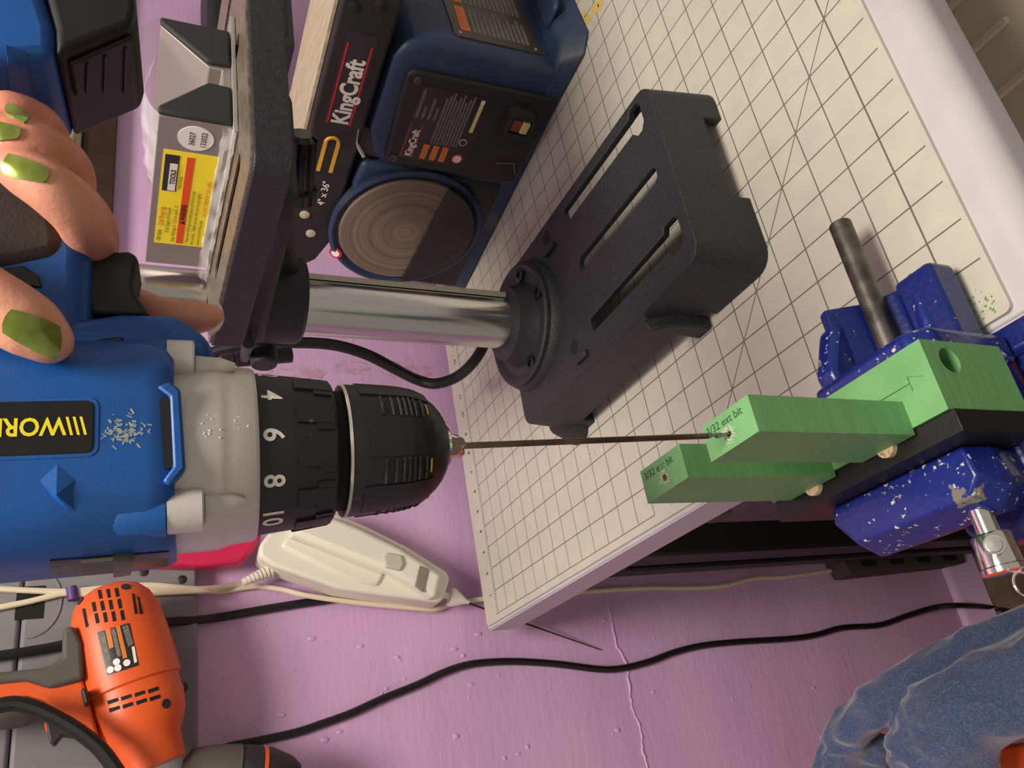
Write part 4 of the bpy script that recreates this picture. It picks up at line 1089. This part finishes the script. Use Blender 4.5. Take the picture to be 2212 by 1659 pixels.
bt = obj('battery_front', bfg, 'battery_black', t, bevel=.0035, seg=3)
ffg = dprism([(119, 122), (118, 60), (92, -20), (70, -150), (-420, -150), (-420, 140), (0, 128)], .031, -.0176, .0316)
bf = obj('battery_foot', ffg, 'drill_blue', t, bevel=.004, seg=3)
BT = bvh(bfg, ffg)
d_ = decal(BT, [(146, 132), (284, 72), (277, 182), (160, 206)], .0016, 6)
if d_.v:
    btn = obj('release_button', d_, 'battery_black', bt, bevel=.0008)
    for x0 in (180, 218, 262):
        d_ = decal(BT, [(x0, 128 - (x0 - 180) * .4), (x0 + 5, 126 - (x0 - 180) * .4), (x0 + 3, 188), (x0 - 2, 192)], .0022, 3)
        if d_.v: obj('button_groove', d_, 'drill_black', btn)
d_ = decal(BT, [(14, 100), (56, 118), (74, 225), (20, 215)], .0008, 4)
if d_.v: obj('foot_panel', d_, 'drill_blue_deep', bf)

# ================================================================== the hand
HG = G()
def chain(pts, rs, n=6):
    P = spline([DM @ lp(x, y, nn) for x, y, nn in pts], n)
    k = len(pts); R_ = []
    for i in range(len(P)):
        f_ = i / (len(P) - 1) * (k - 1); j = min(int(f_), k - 2); R_.append(rs[j] + (rs[j + 1] - rs[j]) * (f_ - j))
    HG.tube(P, R_, 16)
    for i in range(0, len(P), 3): HG.ball(P[i], R_[i], 14, 10)
    HG.ball(P[-1], R_[-1], 14, 10)
    return P
# palm and wrist lie behind the handle, outside the picture
chain([(-330, 560, -.034), (-200, 560, -.036), (-60, 560, -.034), (60, 570, -.031)], [.016, .014, .0115, .0095])
chain([(-330, 480, -.034), (-190, 470, -.037), (-40, 465, -.034)], [.016, .014, .011])
chain([(-330, 400, -.032), (-180, 390, -.036), (-40, 380, -.033)], [.015, .013, .0105])
chain([(-330, 330, -.030), (-160, 320, -.034), (-50, 310, -.031)], [.014, .012, .0095])
chain([(-900, 450, -.030), (-600, 450, -.028), (-430, 450, -.018), (-330, 450, -.006)], [.026, .025, .024, .022])
chain([(-340, 600, .0), (-330, 500, .0), (-330, 400, .0)], [.020, .021, .018])
# index finger along the far side of the trigger
chain([(60, 570, -.031), (180, 610, -.029), (270, 655, -.022), (350, 682, -.015), (420, 686, -.0115), (458, 685, -.0105)], [.0090, .0082, .0074, .0068, .0063, .0046])
# middle, ring and little finger close round the front of the handle
chain([(-40, 465, -.034), (90, 500, -.030), (170, 540, -.018), (198, 528, .004), (178, 470, .022), (120, 415, .0305), (58, 376, .0315), (22, 358, .031)], [.0100, .0090, .0086, .0086, .0086, .0082, .0074, .0058])
chain([(-40, 380, -.033), (70, 400, -.028), (130, 420, -.014), (152, 400, .006), (136, 356, .021), (88, 318, .028), (30, 296, .030), (-20, 280, .029)], [.0096, .0086, .0082, .0080, .0080, .0077, .0070, .0056])
chain([(-50, 310, -.031), (40, 330, -.024), (90, 335, -.010), (104, 308, .006), (88, 274, .019), (52, 250, .0255), (18, 234, .0275), (2, 226, .027)], [.0085, .0076, .0071, .0069, .0068, .0064, .0056, .0042])
# thumb on the near side
chain([(-330, 560, .004), (-220, 590, .024), (-110, 615, .034), (-20, 655, .0375), (60, 702, .0375), (105, 736, .036)], [.017, .0135, .0110, .0098, .0092, .0068])
hm = remesh(HG, .0013, 7)
hand = obj('person', hm, 'skin', None, smooth=80)
tag(hand, 'hand with green nail polish gripping the blue cordless drill handle', 'person')
HT = bvh(hm)
def nail(q, m='nail_polish', th_=.0008, n=10):
    a, b, c, d = [Vector(p) for p in q]
    g = G(); top = []; bot = []
    for i in range(n + 1):
        for j in range(n + 1):
            u_, v_ = 2 * i / n - 1, 2 * j / n - 1
            du_, dv_ = u_ * math.sqrt(1 - .22 * v_ * v_), v_ * math.sqrt(1 - .22 * u_ * u_)
            du_, dv_ = (du_ + 1) / 2, (dv_ + 1) / 2
            p = a.lerp(b, du_).lerp(d.lerp(c, du_), dv_)
            r = hit(HT, p.x, p.y)
            if r is None: return None
            top.append(r[0] + r[1] * th_); bot.append(r[0] - r[1] * .0004)
    k = (n + 1) ** 2; m_ = n + 1; fs = []
    for i in range(n):
        for j in range(n):
            s_ = (i * m_ + j, i * m_ + j + 1, (i + 1) * m_ + j + 1, (i + 1) * m_ + j)
            fs.append(s_); fs.append(tuple(x + k for x in s_[::-1]))
    rim = [i * m_ for i in range(m_)] + [n * m_ + j for j in range(1, m_)] + [i * m_ + n for i in range(n - 1, -1, -1)] + [j for j in range(n - 1, 0, -1)]
    for a_, b_ in zip(rim, rim[1:] + rim[:1]): fs.append((a_, b_, b_ + k, a_ + k))
    g.add(top + bot, fs)
    return obj('fingernail', g, m, hand, smooth=60, label='glossy olive green nail')
for q in ([(16, 330), (110, 366), (100, 398), (4, 378)], [(-44, 256), (48, 276), (42, 302), (-44, 306)], [(16, 220), (66, 250), (54, 270), (8, 246)], [(20, 664), (132, 704), (126, 782), (0, 716)]):
    nail(q)
pts = spline([DM @ lp(x, y, nn) for x, y, nn in ((452, 722, -.009), (470, 708, -.0095), (478, 690, -.010), (476, 670, -.0105), (468, 656, -.011))], 5)
obj('fingernail', G().tube(pts, .0009, 8), 'nail_tip', hand, label='pale nail edge at the index fingertip')
